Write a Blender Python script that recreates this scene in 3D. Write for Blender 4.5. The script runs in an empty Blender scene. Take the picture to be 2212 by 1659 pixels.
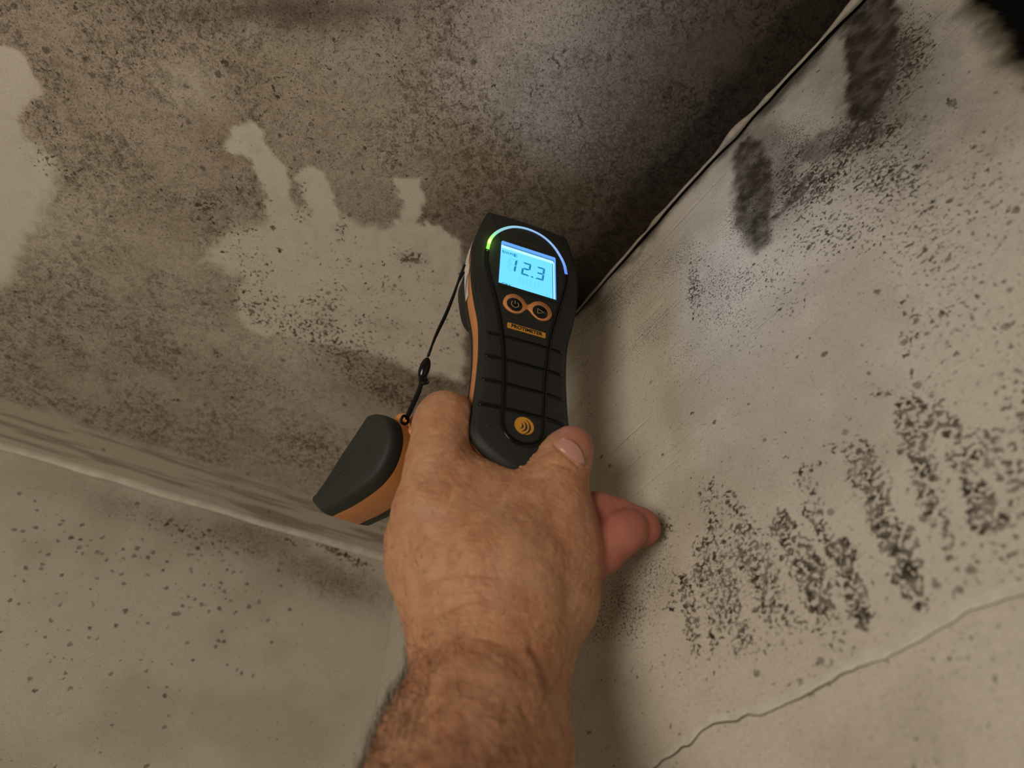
import bpy, math
import numpy as np
from mathutils import Matrix, Vector

scene = bpy.context.scene
# ------------------------------------------------------------------ camera
W, H, F = 2212.0, 1659.0, 1300.0          # photo frame and focal length in its pixels
ROOM_H = 2.40                             # ceiling height
GAP = 0.44                                # camera is held this far below the ceiling

def _ray(px, py):
    return np.array([(px - W/2)/F, -(py - H/2)/F, -1.0])

_up = _ray(1100, -250); _up /= np.linalg.norm(_up)        # zenith seen from the tilted phone
_fw = np.array([0, 0, -1.0]); _y = _fw - _up*(_fw @ _up); _y /= np.linalg.norm(_y)
R = np.stack([np.cross(_y, _up), _y, _up])                # camera axes -> room axes
CAM = np.array([0.0, 0.0, ROOM_H - GAP])

cd = bpy.data.cameras.new('camera'); cam = bpy.data.objects.new('camera', cd)
scene.collection.objects.link(cam); scene.camera = cam
cd.sensor_width = 36.0; cd.lens = F/W*36.0; cd.clip_start = 0.01
M4 = Matrix([list(R[i]) + [CAM[i]] for i in range(3)] + [[0, 0, 0, 1]])
cam.matrix_world = M4
cd.dof.use_dof = True; cd.dof.focus_distance = 0.37; cd.dof.aperture_fstop = 6.5

# ------------------------------------------------------------------ light
world = bpy.data.worlds.new('world'); scene.world = world; world.use_nodes = True
bg = world.node_tree.nodes['Background']
bg.inputs[0].default_value = (1.0, 0.88, 0.70, 1); bg.inputs[1].default_value = 0.10

def area(name, loc, target, size, power, col):
    l = bpy.data.lights.new(name, 'AREA'); l.shape = 'DISK'; l.size = size; l.energy = power; l.color = col
    o = bpy.data.objects.new(name, l); scene.collection.objects.link(o)
    o.location = loc
    o.rotation_euler = (Vector(target) - Vector(loc)).to_track_quat('-Z', 'Y').to_euler()
    return o
area('room_lamp', (-0.62, -0.72, 1.56), (0.05, 0.25, 2.15), 0.55, 8.6, (1.0, 0.915, 0.79))

vs = scene.view_settings
vs.view_transform = 'Standard'; vs.look = 'None'; vs.gamma = 1.0; vs.use_curve_mapping = False
vs.exposure = 0.0
scene.cycles.max_bounces = 4; scene.cycles.diffuse_bounces = 2; scene.cycles.glossy_bounces = 2

# ------------------------------------------------------------------ helpers
COL = scene.collection
def cpt(px, py, d):
    """point seen at photo pixel (px,py) at depth d, in camera axes"""
    return _ray(px, py)*d
def to_room(p):
    p = np.asarray(p, float); return p @ R.T + CAM
def at(px, py, d):
    return to_room(cpt(px, py, d))

def mesh_obj(name, verts, faces, mat=None, parent=None, smooth=True):
    me = bpy.data.meshes.new(name)
    me.from_pydata([tuple(map(float, v)) for v in verts], [], [tuple(map(int, q)) for q in faces])
    me.validate(); me.update()
    if smooth: me.polygons.foreach_set('use_smooth', [True]*len(me.polygons))
    if mat: me.materials.append(mat)
    o = bpy.data.objects.new(name, me); COL.objects.link(o)
    if parent: o.parent = parent
    return o
def np_mesh(name, V, Q, mat, parent=None):
    """fast quad mesh"""
    me = bpy.data.meshes.new(name); V = np.asarray(V, np.float32); Q = np.asarray(Q, np.int32)
    me.vertices.add(len(V)); me.vertices.foreach_set('co', V.ravel())
    me.loops.add(Q.size); me.loops.foreach_set('vertex_index', Q.ravel())
    me.polygons.add(len(Q)); me.polygons.foreach_set('loop_start', np.arange(0, Q.size, 4, dtype=np.int32))
    me.polygons.foreach_set('use_smooth', np.ones(len(Q), bool))
    me.update(calc_edges=True); me.validate()
    me.materials.append(mat)
    o = bpy.data.objects.new(name, me); COL.objects.link(o)
    if parent: o.parent = parent
    return o
def empty(name, mat4=None):
    o = bpy.data.objects.new(name, None); COL.objects.link(o); o.empty_display_size = 0.01
    if mat4 is not None: o.matrix_world = mat4
    return o
def tag(o, label, cat=None, kind=None):
    o['label'] = label
    if cat: o['category'] = cat
    if kind: o['kind'] = kind

# smooth value noise (numpy)
def _hash(i, j, k, s):
    n = (i*374761393 + j*668265263 + k*2147483647 + s*1274126177) & 0xffffffff
    n = ((n ^ (n >> 13))*1274126177) & 0xffffffff
    n = (n ^ (n >> 16)) & 0xffffffff
    return n/4294967295.0
def vnoise(x, y, z=None, seed=0):
    x = np.asarray(x, float); y = np.asarray(y, float); z = np.zeros_like(x) if z is None else np.asarray(z, float)
    i = np.floor(x).astype(np.int64); j = np.floor(y).astype(np.int64); k = np.floor(z).astype(np.int64)
    a = x-i; b = y-j; c = z-k
    a = a*a*(3-2*a); b = b*b*(3-2*b); c = c*c*(3-2*c)
    r = 0
    for di in (0, 1):
        for dj in (0, 1):
            for dk in (0, 1):
                r = r + _hash(i+di, j+dj, k+dk, seed)*(a if di else 1-a)*(b if dj else 1-b)*(c if dk else 1-c)
    return r
def fbm(x, y, z=None, octv=4, seed=0):
    r = 0; amp = .5; s = 1; tot = 0
    for o in range(octv):
        r = r + amp*vnoise(x*s, y*s, None if z is None else z*s, seed+o*17); tot += amp; amp *= .55; s *= 2.03
    return r/tot
def sstep(a, b, x):
    t = np.clip((x-a)/(b-a), 0, 1); return t*t*(3-2*t)

# 2-D distance helpers on a surface
def seg_dist(u, v, p, q):
    dx, dy = q[0]-p[0], q[1]-p[1]; L = dx*dx+dy*dy+1e-12
    t = np.clip(((u-p[0])*dx+(v-p[1])*dy)/L, 0, 1)
    return np.hypot(u-p[0]-t*dx, v-p[1]-t*dy), t
def poly_sd(u, v, P):
    d = np.full(u.shape, 9.0); ins = np.zeros(u.shape, bool)
    n = len(P)
    for i in range(n):
        p, q = P[i], P[(i+1) % n]
        d = np.minimum(d, seg_dist(u, v, p, q)[0])
        c = ((p[1] > v) != (q[1] > v)) & (u < (q[0]-p[0])*(v-p[1])/((q[1]-p[1]) if q[1] != p[1] else 1e-9)+p[0])
        ins ^= c
    return np.where(ins, -d, d)

# ------------------------------------------------------------------ node helpers
def new_mat(name):
    m = bpy.data.materials.new(name); m.use_nodes = True
    nt = m.node_tree; b = nt.nodes['Principled BSDF']
    return m, nt, b
class N:
    def __init__(s, nt): s.nt = nt
    def node(s, t, **kw):
        n = s.nt.nodes.new(t)
        for k, v in kw.items(): setattr(n, k, v)
        return n
    def link(s, a, b): s.nt.links.new(a, b)
    def val(s, sock, x):
        if hasattr(x, 'is_output'): s.link(x, sock)
        else: sock.default_value = x
    def math(s, op, a, b=0.0, clamp=False):
        n = s.node('ShaderNodeMath', operation=op, use_clamp=clamp); s.val(n.inputs[0], a); s.val(n.inputs[1], b); return n.outputs[0]
    def noise(s, vec, scale, detail=3.0, rough=.55, dist=0.0):
        n = s.node('ShaderNodeTexNoise'); s.link(vec, n.inputs['Vector'])
        n.inputs['Scale'].default_value = scale; n.inputs['Detail'].default_value = detail
        n.inputs['Roughness'].default_value = rough; n.inputs['Distortion'].default_value = dist
        return n.outputs[0]
    def ramp(s, x, a, b, lo=0.0, hi=1.0):
        n = s.node('ShaderNodeMapRange', interpolation_type='SMOOTHSTEP')
        s.val(n.inputs[0], x); s.val(n.inputs[1], a); s.val(n.inputs[2], b); n.inputs[3].default_value = lo; n.inputs[4].default_value = hi
        return n.outputs[0]
    def mix(s, fac, a, b, blend='MIX'):
        n = s.node('ShaderNodeMix', data_type='RGBA', blend_type=blend)
        s.val(n.inputs[0], fac)
        for sock, x in ((n.inputs[6], a), (n.inputs[7], b)):
            if hasattr(x, 'is_output'): s.link(x, sock)
            else: sock.default_value = (*x, 1)
        return n.outputs[2]
    def attr(s, name, out=2):
        n = s.node('ShaderNodeAttribute'); n.attribute_name = name; return n.outputs[out]
    def mapping(s, vec, scale, rot=0):
        n = s.node('ShaderNodeMapping'); s.link(vec, n.inputs[0]); n.inputs['Scale'].default_value = scale
        n.inputs['Rotation'].default_value = (0, 0, rot); return n.outputs[0]
    def bump(s, h, dist, strength=1.0, normal=None):
        n = s.node('ShaderNodeBump'); s.link(h, n.inputs['Height']); n.inputs['Distance'].default_value = dist
        n.inputs['Strength'].default_value = strength
        if normal is not None: s.link(normal, n.inputs['Normal'])
        return n.outputs[0]

def plaster(name, spot_scale, fine_scale, dot_scale=120, cracks=False, groove=0.0, wrinkle=.35, spot_col=(.030, .022, .014), mott_scale=70):
    """painted plaster: tone from the stain map, mottled film, thresholded mould specks"""
    m, nt, b = new_mat(name); n = N(nt)
    uv = n.node('ShaderNodeUVMap'); uv.uv_map = 'metres'; v = uv.outputs[0]
    tone = n.attr('tone', 0); mot = n.attr('mot'); spk = n.attr('spk'); spf = n.attr('spf'); crk = n.attr('crk')
    # mottled film
    a = n.ramp(n.noise(v, mott_scale, 5, .70, .8), .44, .62)
    c = n.ramp(n.noise(v, mott_scale*3.6, 4, .66, .5), .46, .64)
    mm = n.math('ADD', n.math('MULTIPLY', a, .62), n.math('MULTIPLY', c, .62))
    dk = n.math('MULTIPLY', n.math('MULTIPLY', mm, mot), .86, True)
    col = n.mix(dk, tone, n.mix(1.0, tone, (.34, .30, .26), 'MULTIPLY'))
    # very fine paint grain
    g = n.noise(v, 900, 1, .6)
    col = n.mix(n.ramp(g, .3, .7, 0, .22), col, n.mix(1.0, col, (.45, .40, .34), 'MULTIPLY'))
    # craquelure
    if cracks:
        vo = n.node('ShaderNodeTexVoronoi', feature='DISTANCE_TO_EDGE'); n.link(v, vo.inputs['Vector']); vo.inputs['Scale'].default_value = 270
        ck = n.math('MULTIPLY', n.ramp(vo.outputs['Distance'], .02, .13, 1, 0), crk)
        col = n.mix(n.math('MULTIPLY', ck, .6), col, n.mix(1.0, col, (.25, .20, .16), 'MULTIPLY'))
    # specks
    n1 = n.noise(v, spot_scale, 3.0, .60, .5)
    t1 = n.math('SUBTRACT', .70, n.math('MULTIPLY', spk, .33))
    s1 = n.ramp(n1, t1, n.math('ADD', t1, .035))
    n2 = n.noise(v, fine_scale, 2.5, .55, .4)
    t2 = n.math('SUBTRACT', .70, n.math('MULTIPLY', spf, .33))
    s2 = n.ramp(n2, t2, n.math('ADD', t2, .04))
    on1 = n.ramp(spk, .02, .10); on2 = n.ramp(spf, .02, .10)
    sp = n.math('MAXIMUM', n.math('MULTIPLY', s1, on1), n.math('MULTIPLY', n.math('MULTIPLY', s2, .85), on2))
    # isolated round colonies
    wv = n.node('ShaderNodeVectorMath', operation='MULTIPLY_ADD'); nz = n.node('ShaderNodeTexNoise'); n.link(v, nz.inputs['Vector'])
    nz.inputs['Scale'].default_value = dot_scale*2.2; nz.inputs['Detail'].default_value = 2
    n.link(nz.outputs['Color'], wv.inputs[0]); wv.inputs[1].default_value = (.55/dot_scale,)*3; n.link(v, wv.inputs[2])
    vd = n.node('ShaderNodeTexVoronoi', feature='F1'); n.link(wv.outputs[0], vd.inputs['Vector']); vd.inputs['Scale'].default_value = dot_scale
    sc = n.node('ShaderNodeSeparateColor'); n.link(vd.outputs['Color'], sc.inputs[0])
    here = n.math('LESS_THAN', sc.outputs[0], n.attr('dot'))
    rad = n.ramp(sc.outputs[1], 0, 1, .13, .36)
    dd = n.math('MULTIPLY', n.ramp(n.math('DIVIDE', vd.outputs['Distance'], rad), .65, 1.05, 1, 0), here)
    dd = n.math('MULTIPLY', dd, n.ramp(sc.outputs[2], 0, .8, .60, 1.0))
    sp = n.math('MAXIMUM', sp, dd)
    vary = n.ramp(n.noise(v, spot_scale*.35, 2), .35, .65, .62, 1.0)
    col = n.mix(n.math('MULTIPLY', sp, vary), col, n.mix(1.0, col, spot_col, 'DARKEN'))
    n.link(col, b.inputs['Base Color'])
    b.inputs['Roughness'].default_value = .62
    b.inputs['Specular IOR Level'].default_value = .10
    # relief
    h = n.math('ADD', n.math('MULTIPLY', n.noise(v, 120, 3, .6, .8), wrinkle), n.math('MULTIPLY', n.noise(v, 520, 2, .6), .12))
    if groove:
        gv = n.mapping(v, (3.0, 110, 1)); gn = n.ramp(n.noise(gv, 1.0, 3, .65), .54, .66)
        h = n.math('ADD', h, n.math('MULTIPLY', n.math('MULTIPLY', gn, n.attr('grv')), groove))
        fold = n.noise(n.mapping(v, (40, 22, 1), .5), 1.0, 4, .6, 1.2)
        h = n.math('ADD', h, n.math('MULTIPLY', n.math('MULTIPLY', fold, n.attr('fld')), 2.2))
    n.link(n.bump(h, .0011, .9), b.inputs['Normal'])
    return m

def simple(name, col, rough=.5, spec=.5, noise=0.0, scale=400, bump=0.0, emit=None, strength=0, metal=0):
    m, nt, b = new_mat(name); n = N(nt)
    tc = n.node('ShaderNodeTexCoord').outputs['Object']
    f = n.noise(tc, scale, 4, .6)
    n.link(n.mix(n.ramp(f, .35, .7, 0, noise), col, tuple(min(1, c*1.9+.03) for c in col)), b.inputs['Base Color'])
    b.inputs['Roughness'].default_value = rough; b.inputs['Specular IOR Level'].default_value = spec; b.inputs['Metallic'].default_value = metal
    if bump: n.link(n.bump(f, bump, .6), b.inputs['Normal'])
    if emit: b.inputs['Emission Color'].default_value = (*emit, 1); b.inputs['Emission Strength'].default_value = strength
    return m

# ------------------------------------------------------------------ the corner of the room
def ceil_xy(px, py):
    r = R @ _ray(px, py); return r[:2]*GAP/r[2]
CORNER = ceil_xy(866, 1202)
def extend(P, d):
    P = list(P); e = P[-1]-P[-2]; P.append(P[-1]+e/np.linalg.norm(e)*d); return np.array(P)
EDGE_R = extend([CORNER, ceil_xy(1050, 937), ceil_xy(1240, 684), ceil_xy(1472, 418), ceil_xy(1659, 217), ceil_xy(1860, 0)], .55)
EDGE_L = extend([CORNER, ceil_xy(640, 1137), ceil_xy(320, 1042), ceil_xy(0, 948)], .6)
def arclen(P): return np.concatenate([[0], np.cumsum(np.hypot(*np.diff(P, axis=0).T))])
SR, SL = arclen(EDGE_R), arclen(EDGE_L)
def on_edge(P, S, s):
    s = np.asarray(s, float)
    return np.stack([np.interp(s, S, P[:, 0]), np.interp(s, S, P[:, 1])], -1)
def wall_st(P, S, px, py):
    """(along, down) coordinates on the wall under an edge polyline"""
    r = R @ _ray(px, py); best = None
    for i in range(len(P)-1):
        a, d = P[i], P[i+1]-P[i]
        A = np.array([[r[0], -d[0]], [r[1], -d[1]]])
        if abs(np.linalg.det(A)) < 1e-9: continue
        k, t = np.linalg.solve(A, a)
        if k > 0 and (-.001 <= t <= 1.001 or i == len(P)-2 and t > 0 or i == 0 and t < 0):
            return np.array([S[i]+t*(S[i+1]-S[i]), GAP-k*r[2]])
    return None
cw = lambda L: [ceil_xy(*p) for p in L]
rw = lambda L: [wall_st(EDGE_R, SR, *p) for p in L]
lw = lambda L: [wall_st(EDGE_L, SL, *p) for p in L]
def px_scale(fn, p):
    a, b, c = fn([p])[0], fn([(p[0]+8, p[1])])[0], fn([(p[0], p[1]+8)])[0]
    return .5*(np.hypot(*(b-a))+np.hypot(*(c-a)))/8

class Stain:
    """stain map of one surface, painted in the surface's own metres"""
    def __init__(s, U, V, fn, warp=.004, seed=0):
        s.fn = fn
        s.U0, s.V0 = U, V
        w = lambda k: (fbm(U*55, V*55, octv=4, seed=seed+k)-.5)*2*warp + (fbm(U*150, V*150, octv=3, seed=seed+k+9)-.5)*warp*1.3
        s.u, s.v = U+w(1), V+w(2)
    def poly(s, pts, soft):
        P = s.fn(pts); sc = px_scale(s.fn, np.mean(pts, axis=0))
        return 1-sstep(-soft*sc, soft*sc, poly_sd(s.u, s.v, P))
    def blob(s, px, py, rx, ry=None, rot=0, p=1.0):
        # ellipse given in photo pixels, carried to the surface through its local frame
        ry = ry or rx; a = s.fn([(px, py)])[0]; c_, s_ = math.cos(rot), math.sin(rot)
        e1 = s.fn([(px+rx*c_, py+rx*s_)])[0]-a; e2 = s.fn([(px-ry*s_, py+ry*c_)])[0]-a
        Mi = np.linalg.inv(np.stack([e1, e2], 1))
        q = Mi @ np.stack([(s.u-a[0]).ravel(), (s.v-a[1]).ravel()])
        return np.exp(-(q[0]**2+q[1]**2)**p).reshape(s.u.shape)
    def strip(s, pts, w, soft=.45):
        P = s.fn(pts); d = np.full(s.u.shape, 9.0)
        wid = [px_scale(s.fn, p)*w*.5 for p in pts]
        best = np.full(s.u.shape, 9.0)
        for i in range(len(P)-1):
            dd, t = seg_dist(s.u, s.v, P[i], P[i+1]); best = np.minimum(best, dd/(wid[i]*(1-t)+wid[i+1]*t))
        return 1-sstep(1-soft, 1+soft, best)

def surface(name, A, B, pos, mat, attrs):
    nu, nv = A.shape
    idx = np.arange(nu*nv).reshape(nu, nv)
    Q = np.stack([idx[:-1, :-1], idx[1:, :-1], idx[1:, 1:], idx[:-1, 1:]], -1).reshape(-1, 4)
    o = np_mesh(name, pos.reshape(-1, 3), Q, mat); me = o.data
    uvl = me.uv_layers.new(name='metres')
    li = np.empty(len(me.loops), np.int32); me.loops.foreach_get('vertex_index', li)
    uvs = np.stack([A.ravel(), B.ravel()], 1)[li].astype(np.float32); uvl.data.foreach_set('uv', uvs.ravel())
    for k, a in attrs.items():
        if a.ndim == 3:
            at_ = me.attributes.new(k, 'FLOAT_COLOR', 'POINT')
            at_.data.foreach_set('color', np.concatenate([a.reshape(-1, 3), np.ones((a[..., 0].size, 1))], 1).astype(np.float32).ravel())
        else:
            at_ = me.attributes.new(k, 'FLOAT', 'POINT'); at_.data.foreach_set('value', a.ravel().astype(np.float32))
    o['kind'] = 'structure'
    return o
def lerp(a, b, t): return a*(1-t[..., None]) + np.array(b)*t[..., None]
def axis(lo, a, b, hi, fine, coarse=.06):
    L = [np.arange(lo, a, coarse)] if lo < a else []
    L.append(np.arange(a, b, fine))
    L.append(np.arange(b, hi+coarse*.5, coarse) if hi > b else np.array([b]))
    return np.concatenate(L)

PAINT = (.60, .54, .445)
FILM = (.285, .215, .165)
DARK = (.024, .016, .010)

# ---- ceiling
x = axis(-2.2, -.66, .40, .70, .002); y = axis(-1.6, -.02, .70, .90, .002)
U, V = np.meshgrid(x, y, indexing='ij')
S = Stain(U, V, cw, .006, 3)
film = np.ones_like(U)
clean = np.zeros_like(U)
for pts, soft in (
    ([(-60, 100), (20, 102), (50, 112), (85, 168), (70, 205), (42, 245), (60, 290), (40, 330), (-60, 420)], 5),
    ([(-60, 240), (40, 250), (70, 300), (120, 340), (132, 400), (110, 450), (60, 520), (40, 600), (-60, 640)], 22),
    ([(487, 302), (495, 280), (520, 268), (548, 270), (570, 295), (590, 335), (615, 352), (624, 385), (618, 425), (640, 470), (600, 520), (572, 470), (570, 410), (545, 345), (505, 325)], 4),
    ([(636, 385), (645, 365), (672, 358), (690, 366), (712, 395), (722, 430), (740, 480), (700, 520), (665, 440)], 4),
    ([(845, 385), (880, 374), (910, 388), (918, 430), (905, 470), (960, 500), (1000, 520), (980, 620), (700, 560), (860, 480), (866, 440)], 4),
    ([(575, 470), (640, 445), (760, 480), (990, 515), (1010, 640), (1000, 830), (900, 800), (780, 760), (560, 725), (500, 690), (520, 600), (430, 560), (500, 500)], 16),
    ):
    clean = np.maximum(clean, S.poly(pts, soft))
clean = np.maximum(clean, .55*S.blob(415, 185, 70, 55, .6)); clean = np.maximum(clean, .35*S.blob(450, 225, 50, 25, .8))
clean = np.maximum(clean, .25*S.blob(300, 560, 300, 70, .2)); clean = np.maximum(clean, .4*S.blob(120, 480, 120, 90))
clean = np.maximum(clean, .25*S.blob(700, 880, 200, 60, .4)); clean = np.maximum(clean, .55*S.blob(600, 750, 200, 50, .3))
clean = clean*(.80+.35*fbm(U*130, V*130, octv=3, seed=61)).clip(0, 1)
# islands of film inside the wiped patch
isl = np.zeros_like(U)
for q in ((650, 425, 16, 34, .3, .9), (660, 460, 14, 20, 0, .7), (790, 415, 45, 28, .5, .9), (835, 440, 40, 22, .7, .8), (525, 470, 45, 40, 0, .9), (545, 430, 35, 30, .4, .8),
          (885, 560, 34, 22, -.2, .9), (735, 495, 18, 14, 0, .7), (740, 525, 16, 12, 0, .6), (560, 660, 30, 18, .2, .7), (470, 600, 30, 20, .3, .6), (830, 700, 50, 18, .3, .5), (700, 690, 40, 22, .3, .6), (790, 630, 16, 10, 0, .5)):
    isl = np.maximum(isl, q[5]*S.blob(q[0], q[1], q[2], q[3], q[4]))
film = np.clip(film*(1-clean)+.30*isl*clean, 0, 1)
# distance to the two wall lines
def edge_d(P, u, v):
    d = np.full(u.shape, 9.0)
    for i in range(len(P)-1): d = np.minimum(d, seg_dist(u, v, P[i], P[i+1])[0])
    return d
dR = edge_d(EDGE_R, S.u, S.v); dL = edge_d(EDGE_L, S.U0, S.V0)
cove = 1-sstep(.050, .068, dL)
low = fbm(U*14, V*14, octv=4, seed=5)
dark = np.clip((1-sstep(.0, .05, dR))*.22 + (1-sstep(.02, .215+.06*(low-.5), dR))*.76, 0, 1)
dark = dark*sstep(.16, .42, np.hypot(U-CORNER[0], V-CORNER[1])+.0)
dark = np.maximum(dark, .55*S.blob(640, 20, 260, 40) )
lit_patch = np.maximum(S.blob(1150, 270, 130, 105), .7*S.blob(1090, 110, 170, 80))  # dark film thinned here to paint the display's light into the ceiling tone
lit_patch = np.maximum(lit_patch, .7*S.blob(1230, 310, 60, 40))
dark = np.clip(dark*(1-.42*lit_patch), 0, 1)
film = film*(1-.75*cove)
tone = np.broadcast_to(np.array(PAINT), U.shape+(3,)).copy()
tone = lerp(tone, FILM, film*(.42+.32*low))
olive = sstep(.5, .62, fbm(U*30, V*30, octv=3, seed=21))*film*.20
tone = lerp(tone, (.24, .19, .11), olive)
tone = lerp(tone, DARK, np.clip(dark*1.12, 0, .97)*film)
tone = lerp(tone, (.33, .265, .20), cove*.55)
streak = sstep(.50, .68, fbm(dL*170, (U*EDGE_L[1][1]-V*EDGE_L[1][0])*2+U*14, octv=3, seed=31))*cove
tone = lerp(tone, (.17, .125, .085), streak*.6)
mot = film*(.55+.6*sstep(.4, .6, fbm(U*22, V*22, octv=3, seed=8)))*(1-.7*cove)
clump = sstep(.44, .60, fbm(U*70, V*70, octv=4, seed=19))
spk = np.maximum(.30*film*(.45+.55*clump), .92*isl*clean)
for q in ((840, 850, 70, 35, .5, .85), (780, 810, 90, 40, .5, .6), (600, 840, 110, 30, .35, .45), (540, 650, 90, 60, .3, .5), (640, 700, 100, 60, .3, .5), (740, 760, 120, 50, .5, .6), (880, 560, 50, 30, 0, .5),
          (460, 300, 60, 40, 0, .35), (110, 250, 40, 60, 0, .45), (95, 330, 40, 40, 0, .5), (150, 370, 30, 20, .6, .6), (670, 960, 100, 30, .35, .62), (640, 1000, 80, 26, .35, .5), (300, 780, 250, 40, .2, .3),
          (450, 455, 40, 30, 0, .6), (520, 510, 60, 40, 0, .4), (980, 700, 50, 50, 0, .35), (940, 640, 60, 60, 0, .25), (1200, 130, 60, 25, -.5, .42), (1150, 200, 40, 20, 0, .38), (640, 470, 20, 16, 0, .5), (740, 490, 22, 14, 0, .55), (750, 570, 140, 60, 0, .3), (700, 640, 120, 50, 0, .33), (800, 700, 120, 40, .3, .38)):
    spk = np.maximum(spk, q[5]*S.blob(q[0], q[1], q[2], q[3], q[4]))
for q in ((650, 690, 190, 90, .3, .62), (760, 780, 150, 60, .4, .68), (560, 620, 120, 90, .2, .55), (840, 600, 150, 90, 0, .42), (930, 760, 90, 90, 0, .40), (500, 520, 90, 60, 0, .5)):
    spk = np.maximum(spk, q[5]*S.blob(q[0], q[1], q[2], q[3], q[4])*(.25+.75*clump))
for px_, py_, r_ in ((1198, 130, 9), (1168, 192, 7), (1155, 202, 6), (1050, 360, 9), (990, 213, 7), (1385, 175, 9), (1315, 130, 9), (1255, 255, 8), (295, 457, 9), (140, 742, 9), (24, 772, 10), (112, 727, 6), (66, 685, 6), (170, 722, 6), (270, 730, 6), (372, 797, 7), (468, 767, 9), (387, 866, 7), (508, 863, 8), (588, 1088, 9), (533, 66, 6), (445, 103, 5), (518, 617, 5), (585, 432, 5), (606, 538, 6), (1030, 285, 8), (1000, 600, 6), (120, 350, 9), (95, 346, 10)):
    spk = np.maximum(spk, S.blob(px_, py_, r_))
spk = spk*(1-.75*cove)
spf = .30*film*(1-.5*cove)+.25*np.clip(dark, 0, 1)
crk = np.maximum(S.blob(1330, 330, 190, 110, .1), .9*S.blob(1450, 250, 150, 90, -.7))
CEIL_M = plaster('ceiling_plaster', 330, 760, 130, True, wrinkle=.25, spot_col=(.070, .050, .032), mott_scale=150)
pos = np.stack([U, V, np.full_like(U, ROOM_H)+(fbm(U*9, V*9, octv=3, seed=2)-.5)*.0035], -1)
# soft roll of the ceiling into the left wall
pos[..., 2] -= .006*np.clip(1-dL/.05, 0, 1)**2
ce = surface('ceiling', U, V, pos, CEIL_M, dict(tone=tone, mot=mot, spk=spk, spf=spf, crk=crk, dot=np.clip(.05+.10*film*(1-cove)+.5*np.maximum(S.blob(700, 620, 160, 90), S.blob(640, 700, 200, 70, .3))*clump, 0, 1)))
tag(ce, 'mould-stained white plaster ceiling with brown film and wiped clean patches')

# ---- right wall
s_ = axis(0, 0, .76, SR[-1]-.004, .0017); t_ = axis(0, 0, .43, 2.40, .0017)
U, V = np.meshgrid(s_, t_, indexing='ij')
S = Stain(U, V, rw, .0048, 40)
tone = np.broadcast_to(np.array(PAINT), U.shape+(3,)).copy()
smear = np.zeros_like(U)
for pts, soft, amp in (
    ([(1584, 335), (1596, 306), (1617, 294), (1650, 300), (1666, 350), (1674, 420), (1674, 470), (1667, 518), (1634, 540), (1604, 514), (1586, 455), (1582, 400)], 10, .88),
    ([(1668, 470), (1690, 446), (1720, 412), (1741, 380), (1756, 366), (1748, 396), (1722, 436), (1690, 468), (1674, 476)], 5, .85),
    ([(1822, 40), (1828, 120), (1833, 185), (1832, 250), (1846, 268), (1876, 262), (1905, 228), (1930, 180), (1944, 110), (1935, 50), (1940, -40), (1850, -40)], 7, .95),
    ([(1722, 330), (1740, 300), (1780, 280), (1830, 262), (1862, 268), (1846, 300), (1800, 326), (1770, 345), (1735, 352)], 9, .62),
):
    smear = np.maximum(smear, amp*S.poly(pts, soft))
smear = np.maximum(smear, .50*S.blob(1925, 110, 90, 80, -.6)); smear = np.maximum(smear, .42*S.blob(1860, 280, 140, 60, -.4)); smear = np.maximum(smear, .48*S.blob(1688, 400, 50, 85, .2)); smear = np.maximum(smear, .40*S.blob(1640, 300, 60, 40, -.7)); smear = np.maximum(smear, .5*S.blob(1900, 220, 70, 60, -.5)); smear = np.maximum(smear, .18*S.blob(1900, 240, 330, 240))
spk = np.full_like(U, .10); spf = np.full_like(U, .12)
for q in ((1860, 290, 110, 55, -.4, .92), (1960, 120, 60, 120, .3, .80), (1770, 390, 120, 60, -.7, .80), (1920, 380, 130, 90, -.3, .68), (1710, 400, 50, 70, 0, .78), (1800, 500, 220, 70, -.2, .52), (2000, 520, 140, 160, .3, .46), (2120, 420, 140, 180, 0, .40), (1640, 380, 40, 60, 0, .7), (1720, 330, 60, 40, -.7, .6),
          (2060, 650, 110, 180, .2, .42), (1970, 700, 35, 130, -.1, .52), (2160, 720, 90, 160, 0, .36), (1500, 620, 22, 75, -.05, .72), (1520, 560, 60, 60, 0, .42), (1900, 850, 70, 20, .2, .5), (2010, 860, 60, 60, 0, .45), (1860, 970, 60, 20, .6, .5), (2190, 900, 60, 160, 0, .5),
          (1650, 600, 110, 45, .1, .42), (1700, 660, 60, 30, 0, .4), (1600, 740, 60, 50, 0, .3),  (1420, 1440, 120, 22, -.3, .38), (1560, 1100, 60, 60, 0, .36), (1640, 1400, 260, 40, -.35, .38), (1780, 1450, 160, 40, -.3, .36),
          (1430, 1150, 40, 60, 0, .46), (1530, 1060, 30, 40, .3, .60), (1800, 1400, 60, 60, 0, .45), (2080, 1250, 120, 60, -.3, .36), (2080, 1400, 120, 60, 0, .30), (1960, 1640, 80, 40, 0, .3)):
    spk = np.maximum(spk, q[5]*S.blob(q[0], q[1], q[2], q[3], q[4]))
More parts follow.
